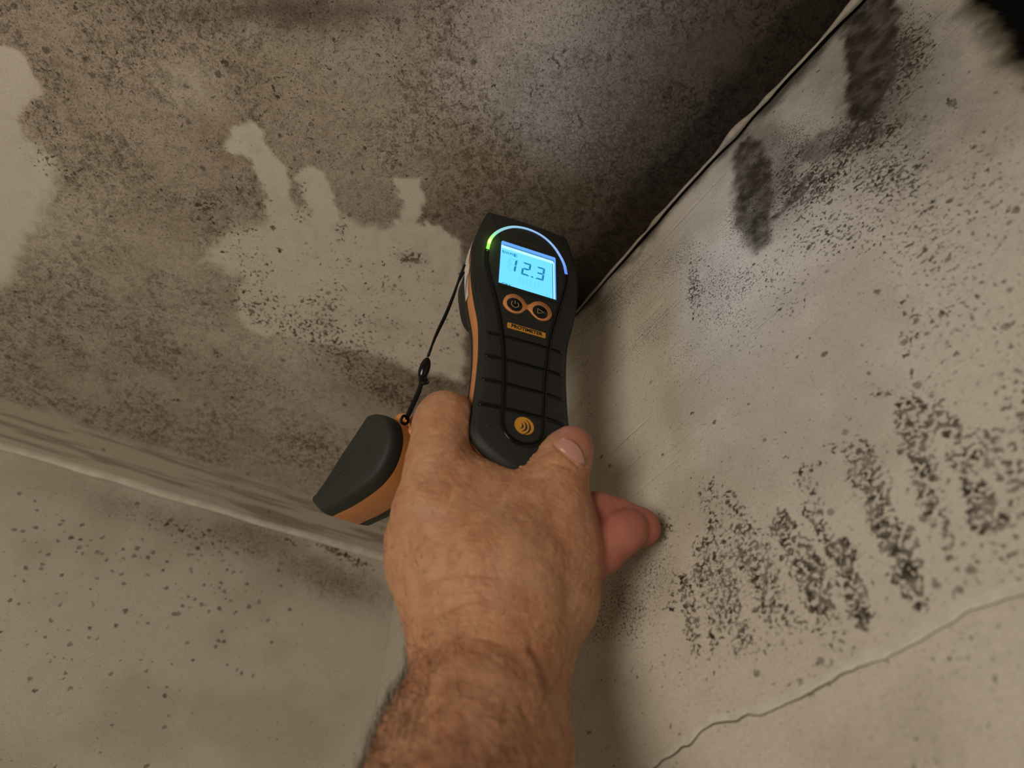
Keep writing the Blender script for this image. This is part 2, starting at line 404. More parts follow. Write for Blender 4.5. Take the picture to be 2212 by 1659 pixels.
for pts, w, amp in (
    ([(1458, 1250), (1462, 1310)], 30, .6), ([(1482, 1255), (1492, 1320), (1505, 1410)], 30, .72), ([(1512, 1240), (1535, 1310), (1552, 1405)], 34, .70),
    ([(1535, 1180), (1560, 1260), (1600, 1380)], 72, .70), ([(1515, 1080), (1540, 1140), (1545, 1180)], 40, .58), ([(1575, 1080), (1610, 1150)], 50, .58), ([(1600, 1160), (1640, 1220), (1680, 1340)], 74, .72), ([(1625, 1200), (1622, 1265)], 30, .62),
    ([(1692, 1108), (1692, 1140)], 34, .72), ([(1690, 1155), (1730, 1215), (1785, 1330)], 72, .80), ([(1750, 1025), (1752, 1100), (1790, 1160), (1830, 1200)], 52, .62), ([(1800, 1180), (1830, 1250), (1875, 1335)], 68, .80),
    ([(1808, 975), (1870, 1060)], 50, .55), ([(1868, 1010), (1905, 1090), (1960, 1230), (1985, 1295)], 62, .84), ([(1962, 890), (1978, 990), (2005, 1040)], 66, .82), ([(1990, 1040), (2030, 1120), (2070, 1170)], 66, .64),
    ([(2020, 890), (2080, 980), (2130, 1090), (2160, 1140)], 62, .80), ([(2130, 950), (2180, 1010), (2212, 1090)], 60, .66), ([(2170, 1150), (2215, 1240)], 50, .5), ([(1720, 1350), (1760, 1370), (1815, 1420)], 40, .5)):
    spk = np.maximum(spk, amp*S.strip(pts, w)*(0.62+.55*fbm(U*75, V*75, octv=3, seed=66)))
for q in ((1350, 1310, 100, 100, 0, .56), (1300, 1350, 70, 80, 0, .50), (1400, 1250, 70, 90, 0, .52), (1560, 1260, 90, 130, 0, .58), (1640, 1230, 60, 120, -.3, .5), (1330, 640, 150, 70, -.75, .62), (1450, 560, 90, 60, -.7, .55), (1560, 620, 160, 70, -.3, .52), (1560, 690, 110, 60, 0, .46), (1400, 720, 150, 60, -.7, .42), (1260, 760, 40, 120, 0, .48), (1270, 900, 40, 90, 0, .40), (1650, 420, 70, 90, 0, .62), (1700, 300, 80, 60, -.7, .58), (1600, 480, 60, 80, 0, .56), (1480, 760, 140, 100, 0, .32)):
    spf = np.maximum(spf, q[5]*S.blob(q[0], q[1], q[2], q[3], q[4]))
near = 1-sstep(.0, .006, S.v+.001)
crev = 1-sstep(.001, .017, V+(fbm(U*60, V*60, octv=3, seed=77)-.5)*.022)
smear2 = np.clip(smear*(.60+.75*fbm(U*150, V*150, octv=4, seed=51)), 0, 1)
tone = lerp(tone, (.30, .25, .185), .30*sstep(.45, .7, fbm(U*16, V*16, octv=4, seed=44)))
tone = lerp(tone, (.40, .35, .265), .55*S.blob(1330, 620, 160, 60, -.75))
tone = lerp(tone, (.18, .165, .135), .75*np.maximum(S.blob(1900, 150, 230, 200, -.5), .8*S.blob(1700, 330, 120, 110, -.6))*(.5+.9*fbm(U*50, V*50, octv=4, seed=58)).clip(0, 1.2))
tone = lerp(tone, (.045, .035, .025), smear2)
tone = lerp(tone, (.035, .026, .018), crev*.85)
# near-black patch with a soft brown rim in the upper right
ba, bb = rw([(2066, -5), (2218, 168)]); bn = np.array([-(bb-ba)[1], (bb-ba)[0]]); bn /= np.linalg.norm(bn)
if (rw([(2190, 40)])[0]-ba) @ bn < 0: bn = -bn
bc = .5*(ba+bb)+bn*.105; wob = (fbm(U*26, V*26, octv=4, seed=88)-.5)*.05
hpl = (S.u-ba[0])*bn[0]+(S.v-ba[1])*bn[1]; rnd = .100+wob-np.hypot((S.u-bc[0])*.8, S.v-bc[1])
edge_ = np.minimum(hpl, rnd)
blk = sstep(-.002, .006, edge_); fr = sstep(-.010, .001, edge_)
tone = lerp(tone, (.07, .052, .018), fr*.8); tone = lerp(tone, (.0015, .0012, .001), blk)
for px_, py_, r_ in ((1275, 1570, 10), (1785, 965, 10), (1982, 810, 10), (1998, 792, 7), (1440, 1155, 10), (1900, 1265, 10), (1430, 1152, 9), (1700, 990, 5), (1693, 1110, 7), (2005, 105, 10), (2070, 215, 10)):
    spk = np.maximum(spk, S.blob(px_, py_, r_))
mot = .10+.5*smear2+.35*S.blob(1900, 300, 200, 140)
dot = np.full_like(U, .03)
for q in ((1860, 400, 170, 90, -.4, .75), (1960, 330, 120, 140, 0, .6), (1700, 540, 160, 70, -.3, .5), (1900, 540, 200, 90, -.2, .42), (2060, 560, 150, 170, 0, .55), (2150, 350, 120, 180, 0, .4), (1990, 720, 60, 170, -.1, .75), (2110, 760, 120, 170, 0, .5), (2190, 950, 60, 200, 0, .6), (1640, 640, 120, 60, 0, .3), (1870, 930, 90, 60, .4, .35),
          (2100, 1200, 150, 120, 0, .25), (1700, 1420, 220, 60, -.3, .35), (2050, 1500, 200, 150, 0, .12), (1950, 120, 70, 130, .3, .7)):
    dot = np.maximum(dot, q[5]*S.blob(q[0], q[1], q[2], q[3], q[4]))
for pts, w in (([(1860, 960), (1960, 1200)], 90), ([(1960, 880), (2060, 1180)], 110), ([(2030, 900), (2170, 1200)], 100), ([(1750, 1030), (1880, 1340)], 80)):
    dot = np.maximum(dot, .55*S.strip(pts, w))
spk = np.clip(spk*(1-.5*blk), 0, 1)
# loose paper edge: below the crack the surface lies deeper
CRACK = [(1405, 1672), (1440, 1640), (1490, 1610), (1518, 1580), (1545, 1566), (1600, 1552), (1640, 1545), (1700, 1520), (1760, 1492), (1810, 1462), (1858, 1442), (1880, 1438), (1930, 1412), (2010, 1370), (2090, 1325), (2160, 1300), (2230, 1275)]
cs = np.array(rw(CRACK)); o_ = np.argsort(cs[:, 0]); cs = cs[o_]
tc = np.interp(U, cs[:, 0], cs[:, 1])
below = sstep(-.0010, .0012, V-tc)
fld = np.clip(sstep(-.002, .03, V-tc), 0, 1)*(U > cs[0, 0]-.02)
grv = (1-sstep(.17, .26, V))*sstep(.004, .02, V)*(1-.6*sstep(.45, .6, U))
base = on_edge(EDGE_R, SR, U)
tang = np.gradient(on_edge(EDGE_R, SR, s_), s_, axis=0); tang /= np.linalg.norm(tang, axis=1)[:, None]
nrm = np.stack([tang[:, 1], -tang[:, 0]], 1)                   # horizontal, into the room?
if (nrm[len(nrm)//2] @ (-base[len(nrm)//2, 0])) < 0: nrm = -nrm
NR = np.repeat(nrm[:, None, :], U.shape[1], 1)
off = (fbm(U*10, V*10, octv=3, seed=12)-.5)*.003 - .0005*below
pos = np.concatenate([base+NR*off[..., None], (ROOM_H-V)[..., None]], -1)
RW_M = plaster('papered_wall', 460, 850, 190, groove=.6, wrinkle=.30, spot_col=(.044, .033, .021))
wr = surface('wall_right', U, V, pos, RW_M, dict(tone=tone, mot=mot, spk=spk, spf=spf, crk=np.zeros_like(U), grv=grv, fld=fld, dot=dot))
tag(wr, 'cream papered wall with black mould streaks, smears and fine scratches')

# ---- left wall
s_ = axis(0, 0, .62, SL[-1]-.004, .0022); t_ = axis(0, 0, .36, 2.40, .0022)
U, V = np.meshgrid(s_, t_, indexing='ij')
S = Stain(U, V, lw, .004, 70)
tone = np.broadcast_to(np.array(PAINT), U.shape+(3,)).copy()
tone = lerp(tone, (.36, .31, .235), .35*sstep(.4, .7, fbm(U*14, V*14, octv=4, seed=71)))
hz = np.maximum(S.blob(720, 1250, 130, 45, .35), .9*S.blob(560, 1170, 130, 40, .3)); hz = np.maximum(hz, .5*S.blob(330, 1110, 200, 40, .3))
tone = lerp(tone, (.27, .215, .155), hz*.75)
spk = np.full_like(U, .05)
for q in ((420, 1160, 90, 30, .35, .50), (540, 1190, 60, 20, .3, .42), (720, 1190, 60, 11, .5, .80), (770, 1212, 40, 12, .5, .82), (620, 1165, 50, 12, .4, .5)):
    spk = np.maximum(spk, q[5]*S.blob(q[0], q[1], q[2], q[3], q[4]))
dot = np.full_like(U, .015)
for q in ((420, 1170, 130, 50, .3, .8), (300, 1220, 330, 110, .1, .42), (180, 1300, 200, 120, 0, .40), (460, 1320, 150, 110, 0, .42), (180, 1420, 190, 80, 0, .34), (320, 1510, 110, 50, 0, .34), (520, 1430, 80, 60, 0, .25), (60, 1420, 80, 80, 0, .36), (60, 1130, 100, 70, 0, .35), (290, 1640, 40, 40, 0, .2)):
    dot = np.maximum(dot, min(.95, 1.9*q[5])*S.blob(q[0], q[1], q[2], q[3], q[4], 1.6))
spf = .08+.34*hz
base = on_edge(EDGE_L, SL, U)
tang = np.gradient(on_edge(EDGE_L, SL, s_), s_, axis=0); tang /= np.linalg.norm(tang, axis=1)[:, None]
nrm = np.stack([tang[:, 1], -tang[:, 0]], 1)
if (nrm[len(nrm)//2] @ (-base[len(nrm)//2, 0])) < 0: nrm = -nrm
NL = np.repeat(nrm[:, None, :], U.shape[1], 1)
off = (fbm(U*9, V*9, octv=3, seed=13)-.5)*.003
pos = np.concatenate([base+NL*off[..., None], (ROOM_H-V)[..., None]], -1)
LW_M = plaster('painted_wall', 230, 450, 125, wrinkle=.22, spot_col=(.040, .029, .017))
wl = surface('wall_left', U, V, pos, LW_M, dict(tone=tone, mot=.08+.55*hz, spk=spk, spf=spf, crk=np.zeros_like(U), dot=dot))
tag(wl, 'cream painted wall with scattered dark mould spots below the ceiling line')

# ---- sealant bead where the left wall meets the ceiling
def sweep(name, path, radii, mat, parent=None, nseg=10, flat=(1, 1), upv=(0, 0, 1), closed=False, caps=True):
    """tube of varying radius along a 3-D path"""
    P = np.asarray(path, float); n = len(P); radii = np.broadcast_to(np.asarray(radii, float), (n,))
    T = np.gradient(P, axis=0)
    if closed: T = np.roll(P, -1, 0)-np.roll(P, 1, 0)
    T /= np.linalg.norm(T, axis=1)[:, None]+1e-12
    upv = np.asarray(upv, float); verts = []
    for i in range(n):
        a = np.cross(T[i], upv); a /= np.linalg.norm(a)+1e-9; b_ = np.cross(a, T[i])
        for k in range(nseg):
            th = 2*math.pi*k/nseg
            verts.append(P[i]+radii[i]*(math.cos(th)*a*flat[0]+math.sin(th)*b_*flat[1]))
    faces = []
    for i in range(n if closed else n-1):
        j = (i+1) % n
        for k in range(nseg): faces.append((i*nseg+k, i*nseg+(k+1) % nseg, j*nseg+(k+1) % nseg, j*nseg+k))
    if caps and not closed:
        faces.append(tuple(range(nseg-1, -1, -1))); faces.append(tuple((n-1)*nseg+k for k in range(nseg)))
    return mesh_obj(name, verts, faces, mat, parent)

BEAD_M = simple('sealant_bead', (.52, .465, .385), .6, .3, .25, 60, .0006)
ss = np.arange(0.0, SL[-1], .006); e = on_edge(EDGE_L, SL, ss)
nn = np.stack([np.interp(ss, s_, nrm[:, 0]), np.interp(ss, s_, nrm[:, 1])], 1)
path = np.concatenate([e+nn*.002, np.full((len(ss), 1), ROOM_H-.0085)], 1)
path[:, 2] += (vnoise(ss*18, ss*0, seed=5)-.5)*.0025
bd = sweep('trim_1', path, .0050+.0016*(vnoise(ss*40, ss*0, seed=6)-.5), BEAD_M, flat=(.55, 1.1)); bd['kind'] = 'structure'
tag(bd, 'pale smooth sealant bead between ceiling and left wall')

# ---- lifting paint strip and open joint where the right wall meets the ceiling
STRIP_M = simple('lifting_paint', (.27, .225, .17), .6, .3, .3, 150, .0004)
GAP_M = simple('open_joint', (.006, .005, .004), .95, .05, 0)
ss = np.arange(.05, SR[-1], .003); e = on_edge(EDGE_R, SR, ss)
s0, t0_ = np.linspace(0, SR[-1], 400), None
tg = np.gradient(e, ss, axis=0); tg /= np.linalg.norm(tg, axis=1)[:, None]; nn = np.stack([tg[:, 1], -tg[:, 0]], 1)
if nn[len(nn)//2] @ (-e[len(nn)//2]) < 0: nn = -nn
wob = (fbm(ss*35, ss*0+.3, octv=3, seed=9)-.5)
peel = sum(np.exp(-((ss-wall_st(EDGE_R, SR, *p)[0])/w)**2)*a for p, w, a in (((1590, 290), .012, 1.0), ((1845, 8), .012, .9), ((1420, 478), .006, .35), ((1660, 215), .006, .4)))
g1 = .0026+.0012*wob; w1 = .0003+.0006*(vnoise(ss*70, ss*0, seed=3))+.0036*peel
vs_, fs_ = [], []
for i in range(len(ss)):
    z0 = ROOM_H-.0025-.0015*peel[i]
    for q, dz in ((g1[i], -.0022-.002*peel[i]), (g1[i]+w1[i], -.0002), (g1[i]+w1[i], .0024), (g1[i], -.0006)):
        p = e[i]+nn[i]*q; vs_.append((p[0], p[1], z0+dz))
    if i:
        for k in range(4): fs_.append(((i-1)*4+k, (i-1)*4+(k+1) % 4, i*4+(k+1) % 4, i*4+k))
pl = mesh_obj('trim_2', vs_, fs_, STRIP_M); pl['kind'] = 'structure'
tag(pl, 'thin lifting strip of pale paint along the right ceiling joint')
path = np.concatenate([e+nn*.0010, np.full((len(ss), 1), ROOM_H-.0016)], 1)
gp = sweep('trim_3', path, .0014+.0012*vnoise(ss*50, ss*0, seed=4), GAP_M, nseg=8); gp['kind'] = 'structure'
tag(gp, 'black open joint between right wall and ceiling')

# ---- torn paper edge on the right wall
cr = np.array(rw(CRACK)); cl = arclen(cr); q = np.arange(0, cl[-1], .0012)
cq = on_edge(cr, cl, q); cq[:, 1] += (fbm(q*140, q*0, octv=3, seed=15)-.5)*.0022
def wall_pt(s, t, off):
    e = on_edge(EDGE_R, SR, s); d = on_edge(EDGE_R, SR, s+.002)-e; d /= np.linalg.norm(d, axis=-1)[..., None]
    m = np.stack([d[..., 1], -d[..., 0]], -1)
    m = np.where(((m*(-e)).sum(-1) < 0)[..., None], -m, m)
    return np.concatenate([e+m*np.asarray(off)[..., None], (ROOM_H-t)[..., None]], -1)
lift = np.full(len(q), .0003)+.0004*vnoise(q*60, q*0, seed=22)
wo = (fbm(cq[:, 0]*10, cq[:, 1]*10, octv=3, seed=12)-.5)*.003
A0 = wall_pt(cq[:, 0], cq[:, 1]-.006, wo-.0004); A1 = wall_pt(cq[:, 0], cq[:, 1]-.0012, wo+lift); A2 = wall_pt(cq[:, 0], cq[:, 1], wo+lift*.9)
A3 = wall_pt(cq[:, 0], cq[:, 1]-.0006, wo-.0016)
vs_ = np.stack([A0, A1, A2, A3], 1).reshape(-1, 3); fs_ = []
for i in range(1, len(q)):
    for k in range(3): fs_.append(((i-1)*4+k, (i-1)*4+k+1, i*4+k+1, i*4+k))
te = mesh_obj('torn_paper_edge', vs_, fs_, simple('torn_paper', (.55, .50, .41), .65, .25, .2, 200), wr)
gv = np.stack([wall_pt(cq[:, 0], cq[:, 1]-.0001, wo+.00045), wall_pt(cq[:, 0], cq[:, 1]+(.00025+.00030*vnoise(q*90, q*0, seed=2))*(1-.6*sstep(.62*cl[-1], .7*cl[-1], q)), wo+.0001)], 1).reshape(-1, 3)
mesh_obj('paper_crack', gv, [((i-1)*2, (i-1)*2+1, i*2+1, i*2) for i in range(1, len(q))], simple('paper_crack_dirt', (.10, .078, .05), .9, .1), wr)

# ------------------------------------------------------------------ shape helpers
def catmull(P, n, closed=False):
    P = np.asarray(P, float); m = len(P); out = []
    segs = m if closed else m-1
    for i in range(segs):
        p0 = P[(i-1) % m] if closed or i > 0 else 2*P[0]-P[1]
        p1 = P[i]; p2 = P[(i+1) % m]
        p3 = P[(i+2) % m] if closed or i+2 < m else 2*P[-1]-P[-2]
        for t in np.linspace(0, 1, n, endpoint=False):
            out.append(.5*((2*p1)+(-p0+p2)*t+(2*p0-5*p1+4*p2-p3)*t*t+(-p0+3*p1-3*p2+p3)*t**3))
    if not closed: out.append(P[-1])
    return np.array(out)
def inset(P, d):
    T = np.roll(P, -1, 0)-np.roll(P, 1, 0); T /= np.linalg.norm(T, axis=1)[:, None]+1e-12
    Nn = np.stack([T[:, 1], -T[:, 0]], 1)
    A = .5*np.sum(P[:, 0]*np.roll(P[:, 1], -1)-np.roll(P[:, 0], -1)*P[:, 1])
    return P-Nn*d*(1 if A > 0 else -1)
def loft(name, rings, mat, parent, centre0=None, centre1=None, smooth=True):
    """rings: list of (n,3); ends closed to a point or by an n-gon"""
    n = len(rings[0]); verts = [v for r in rings for v in r]; faces = []
    for i in range(len(rings)-1):
        for k in range(n): faces.append((i*n+k, i*n+(k+1) % n, (i+1)*n+(k+1) % n, (i+1)*n+k))
    for c, base, rev in ((centre0, 0, True), (centre1, (len(rings)-1)*n, False)):
        if c is None:
            f = tuple(base+k for k in range(n)); faces.append(f[::-1] if rev else f)
        else:
            verts.append(c); ci = len(verts)-1
            for k in range(n):
                f = (base+k, base+(k+1) % n, ci); faces.append(f[::-1] if rev else f)
    o = mesh_obj(name, verts, faces, mat, parent, smooth)
    bm_fix(o); return o
def bm_fix(o):
    import bmesh
    b = bmesh.new(); b.from_mesh(o.data); bmesh.ops.recalc_face_normals(b, faces=b.faces); b.to_mesh(o.data); b.free()
def prism(name, P2, z0, z1, mat, parent, bevel=0.0, zf=None, smooth=False):
    P2 = np.asarray(P2, float); f = (lambda p: np.zeros(len(p))) if zf is None else (lambda p: zf(p[:, 0], p[:, 1]))
    r = []
    for q, z in ((P2, z0), (P2, z1-bevel), (inset(P2, bevel*.6) if bevel else P2, z1)):
        r.append(np.column_stack([q, f(q)+z]))
    if not bevel: r = [r[0], r[2]]
    return loft(name, r, mat, parent, smooth=smooth)
def text_mesh(name, s, size, loc, mat, parent, xs=1.0, shear=0.0, depth=.00012, bold=0.0):
    cu = bpy.data.curves.new(name+'_src', 'FONT'); cu.body = s; cu.size = size; cu.align_x = 'CENTER'; cu.align_y = 'CENTER'
    cu.shear = shear; cu.extrude = depth; cu.offset = bold; cu.resolution_u = 3
    t = bpy.data.objects.new(name+'_src', cu); COL.objects.link(t)
    dg = bpy.context.evaluated_depsgraph_get(); me = bpy.data.meshes.new_from_object(t.evaluated_get(dg))
    bpy.data.objects.remove(t); bpy.data.curves.remove(cu)
    me.name = name; me.materials.clear(); me.materials.append(mat)
    for v in me.vertices: v.co = (v.co.x*xs+loc[0], v.co.y+loc[1], v.co.z+loc[2])
    o = bpy.data.objects.new(name, me); COL.objects.link(o); o.parent = parent
    return o
MM = .001

# ------------------------------------------------------------------ the moisture meter
D0 = .34
_nx = np.array([.35072504, .57596145, .73841746]); _xx = np.array([.93586843, -.24402211, -.25417217]); _yy = np.cross(_nx, _xx)
DEV_O = cpt(1135, 730, D0)
def frame4(o, x, y, z):
    A = np.stack([R @ x, R @ y, R @ z, to_room(o)], 1)
    return Matrix([list(A[i]) for i in range(3)] + [[0, 0, 0, 1]])
meter = empty('moisture_meter', frame4(DEV_O, _xx, _yy, _nx))
tag(meter, 'charcoal handheld moisture meter with lit blue display reading 12.3', 'moisture meter')

def rubber(name, col, rough, flecks):
    m, nt, b = new_mat(name); n = N(nt); tc = n.node('ShaderNodeTexCoord').outputs['Object']
    f = n.ramp(n.noise(tc, 420, 4, .7), .66, .74, 0, flecks)
    g = n.ramp(n.noise(tc, 60, 3, .6), .3, .7, 0, .35)
    c = n.mix(g, col, tuple(v*1.5 for v in col)); c = n.mix(f, c, (.16, .15, .13))
    n.link(c, b.inputs['Base Color']); b.inputs['Roughness'].default_value = rough; b.inputs['Specular IOR Level'].default_value = .35
    n.link(n.bump(n.noise(tc, 2600, 2, .5), .00012, .5), b.inputs['Normal'])
    return m
RUB = rubber('charcoal_rubber', (.019, .019, .016), .58, .50)
RUB2 = rubber('charcoal_cap_rubber', (.022, .024, .019), .6, .15)
ORANGE = simple('orange_plastic', (.62, .235, .075), .42, .45, .12, 90)
GLOSS = simple('black_gloss', (.0035, .0035, .004), .18, .5)
BLACK = simple('black_button', (.006, .006, .007), .35, .4)

half = [(0, 108.2), (12, 108.3), (25, 108.2), (28.4, 107.3), (29.6, 105), (31.4, 98), (33.4, 89), (35.6, 76), (36.3, 66), (36, 57), (34.6, 41), (31.6, 24), (27.8, 7), (26.2, -10), (25.8, -24), (26.1, -41), (26.8, -54), (27.2, -63), (26.6, -69.5), (22.5, -76), (15, -81.8), (7, -86.0), (0, -87.2)]
OUT = catmull(half + [(-x, y) for x, y in half[-2:0:-1]], 4, True)*MM
OUT[:, 0] += .0006
def zf(x, y): return -.0016*np.minimum(1, np.abs(x)/.028)**3
def ring(ins, z, face=False):
    p = inset(OUT, ins*MM) if ins else OUT
    return np.column_stack([p, (zf(p[:, 0], p[:, 1]) if face else 0)+np.full(len(p), z*MM)])
def sring(k, z):
    p = inset(OUT, 3.6*MM); c = np.array([.0006, .012]); p = c+(p-c)*k
    return np.column_stack([p, zf(p[:, 0], p[:, 1])+z*MM])
loft('front_shell', [ring(2.5, -6.2), ring(.1, -6.2), ring(0, -5.6), ring(0, -4.4), ring(.5, -2.9), ring(1.5, -1.5, True), ring(2.6, -.55, True), sring(1, -.1), sring(.85, 0), sring(.6, 0), sring(.3, 0)], RUB, meter, centre1=(.0006, .012, 0))
loft('side_band', [ring(6, -5.4), ring(.5, -5.4), ring(.15, -6.5), ring(0, -11), ring(.15, -15.5), ring(.5, -16.6), ring(6, -16.6)], ORANGE, meter)
loft('back_shell', [ring(3, -16.2), ring(.1, -16.2), ring(0, -17.0), ring(.6, -21), ring(2.2, -25), ring(5, -28), ring(9, -29.4)], RUB, meter)
# sensor housing on the back
hp = catmull([(-33, 52), (-33, 70), (-22, 84), (0, 88), (22, 84), (33, 70), (33, 52), (25, 32), (0, 26), (-25, 32)], 5, True)*MM
loft('sensor_housing', [np.column_stack([inset(hp, i*MM), np.full(len(hp), z*MM)]) for i, z in ((0, -24), (0, -38), (1.5, -42), (5, -44.5))], RUB, meter)
# moulded black channels
def chan(name, pts, w, mat, zoff=.0001, n=6, hgt=.28):
    p = catmull(np.array(pts, float), n)*MM
    path = np.column_stack([p, zf(p[:, 0], p[:, 1])+zoff])
    return sweep(name, path, w*MM/2, mat, meter, nseg=8, flat=(1, hgt))
chan('channel', [(-26.6, 67), (-26.0, 55), (-22.2, 38), (-17.9, 20.3), (-14.2, 1), (-11.9, -19.3), (-11.1, -35.6), (-11.0, -51.7), (-10.9, -61.0), (-8.7, -66.6), (-4.4, -70.4), (.4, -71.3), (5.4, -70.2), (9.4, -66.4), (11.3, -61.0), (11.4, -52.4), (11.8, -35.8), (12.7, -19.2), (15.1, 3), (18.6, 20.2), (22.8, 38.6), (26.5, 55), (27.4, 67)], 2.9, GLOSS)
for yb, xa, xb, w in ((-3, -23.2, 23.4, 2.5), (-19.8, -22.6, 23.2, 2.5), (-36.4, -23.2, 23.6, 2.5), (-52.4, -23.9, 24.3, 2.6)):
    chan('grip_bar', [(xa, yb+.1), (xa*.5, yb), (0, yb), (xb*.5, yb), (xb, yb-.1)], w, GLOSS)
# glowing light pipe
PIPE, nt, b = new_mat('light_pipe'); n = N(nt)
b.inputs['Base Color'].default_value = (.05, .08, .1, 1); n.link(n.attr('glow', 0), b.inputs['Emission Color']); b.inputs['Emission Strength'].default_value = 1.0
arc = chan('light_pipe', [(-26.4, 67.5), (-25.4, 76.5), (-22.5, 84), (-17.3, 91), (-9.7, 96.7), (0.2, 98.8), (10.1, 96.6), (18.2, 90.4), (23.9, 81.6), (26.4, 75), (27.5, 67.6)], 2.15, PIPE, .0002, 8)
cg = arc.data.attributes.new('glow', 'FLOAT_COLOR', 'POINT')
npth = len(arc.data.vertices)//8; gl = []
for i in range(npth):
    t = i/(npth-1)
    stops = [(0, (.30, .85, .12)), (.05, (.45, 1.2, .10)), (.085, (1.6, 2.2, .55)), (.12, (.50, 1.3, .15)), (.18, (.30, .82, .45)), (.28, (.30, .62, .72)), (.5, (.30, .52, .86)), (.75, (.27, .45, .88)), (1, (.10, .27, .90))]
    c = [np.interp(t, [q[0] for q in stops], [q[1][k] for q in stops]) for k in range(3)]
    gl += [(*c, 1)]*8
cg.data.foreach_set('color', np.array(gl, np.float32).ravel())
# display
def rrect(x0, x1, y0, y1, r, n=4):
    P = []
    for cx, cy, a0 in ((x1-r, y1-r, 0), (x0+r, y1-r, 90), (x0+r, y0+r, 180), (x1-r, y0+r, 270)):
        for k in range(n+1):
            a = math.radians(a0+90*k/n); P.append((cx+r*math.cos(a), cy+r*math.sin(a)))
    return np.array(P)*MM
def glow(name, col, s=1.0): return simple(name, tuple(c*.2 for c in col), .25, .3, emit=col, strength=s)
LCD = glow('lcd_backlight', (.17, .74, .95)); LCD_EDGE = glow('lcd_edge_glow', (.13, .38, .92)); LCD_LINE = glow('lcd_light_line', (.50, .92, 1.0)); LCD_DK = glow('lcd_shadow_line', (.06, .23, .42))
SEG = simple('lcd_segment', (.01, .05, .10), .3, .3, emit=(.015, .20, .46), strength=1.0); GHOST = glow('lcd_ghost_segment', (.145, .67, .88))
disp = prism('display', rrect(-18.0, 19.4, 37.8, 78.2, .9), -1.0*MM, .35*MM, LCD_EDGE, meter)
prism('backlight', rrect(-18.0, 17.3, 37.8, 72.0, .3), 0, .42*MM, LCD, disp)
prism('glow_line', rrect(-18.0, 17.6, 71.2, 73.8, .3), 0, .46*MM, LCD_LINE, disp)
prism('glow_line', rrect(17.5, 18.4, 37.8, 72.6, .2), 0, .46*MM, LCD_LINE, disp)
prism('shade_line', rrect(-16.5, 18.2, 74.0, 75.0, .3), 0, .46*MM, LCD_DK, disp)
prism('shade_line', rrect(16.9, 17.4, 37.8, 71.2, .1), 0, .47*MM, LCD_DK, disp)
tz = .56*MM
def seg_digit(x, y, w, h, segs, mat, lean=.10, th=1.35, name='digit'):
    """one seven-segment figure as a single part"""
    V, Fc = [], []
    def quad(pts):
        b0 = len(V)
        for zz in (tz-.0001, tz):
            for px_, py_ in pts: V.append(((x+px_+lean*(py_-h/2))*MM, (y+py_)*MM, zz))
        k = len(pts)
        Fc.append(tuple(b0+k+i for i in range(k))); Fc.append(tuple(b0+i for i in range(k))[::-1])
        for i in range(k): Fc.append((b0+i, b0+(i+1) % k, b0+k+(i+1) % k, b0+k+i))
    g = .18; hw, m = w/2, h/2
    S_ = {'a': [(-hw+g, h), (hw-g, h), (hw-th, h-th), (-hw+th, h-th)], 'd': [(-hw+g, 0), (-hw+th, th), (hw-th, th), (hw-g, 0)],
          'g': [(-hw+th*.6, m), (-hw+th*1.1, m+th*.5), (hw-th*1.1, m+th*.5), (hw-th*.6, m), (hw-th*1.1, m-th*.5), (-hw+th*1.1, m-th*.5)],
          'f': [(-hw, h-g), (-hw+th, h-th-g), (-hw+th, m+th*.55), (-hw, m+g)], 'b': [(hw, h-g), (hw, m+g), (hw-th, m+th*.55), (hw-th, h-th-g)],
          'e': [(-hw, g), (-hw, m-g), (-hw+th, m-th*.55), (-hw+th, th+g)], 'c': [(hw, g), (hw-th, th+g), (hw-th, m-th*.55), (hw, m-g)]}
    for s in segs: quad(S_[s])
    return mesh_obj(name, V, Fc, mat, disp, False)
seg_digit(-10.2, 51.8, 5.6, 12.0, 'bc', SEG); seg_digit(-.9, 51.8, 5.7, 12.0, 'abged', SEG); seg_digit(8.5, 51.8, 5.7, 12.0, 'abgcd', SEG)
prism('decimal_point', rrect(2.4, 3.8, 51.7, 52.9, .2), tz-.0001, tz, SEG, disp)
for gx in (-4.2, 1.0, 6.2): seg_digit(gx, 43.0, 3.6, 5.6, 'abcdefg', GHOST, th=.8, name='ghost_digit')
seg_digit(-10.2, 51.8, 5.6, 12.0, 'adefg', GHOST, name='ghost_digit')
text_mesh('display_text', '%WME', 3.1*MM, (-13.0*MM, 67.4*MM, tz), SEG, disp, 1.0, .12)
prism('scale_mark', rrect(-9.0, -8.6, 65.9, 69.4, .1), tz-.0001, tz, SEG, disp)
for k_ in range(3): prism('scale_mark', rrect(-8.5, -7.0-.2*k_, 66.3+1.1*k_, 66.6+1.1*k_, .1), tz-.0001, tz, SEG, disp)
text_mesh('display_text', 'DRY', 3.0*MM, (-13.4*MM, 38.2*MM, tz), SEG, disp, 1.05, .05)
prism('display_sill', rrect(-18.6, 20.0, 36.0, 37.9, .4), -.4*MM, .85*MM, RUB, disp)
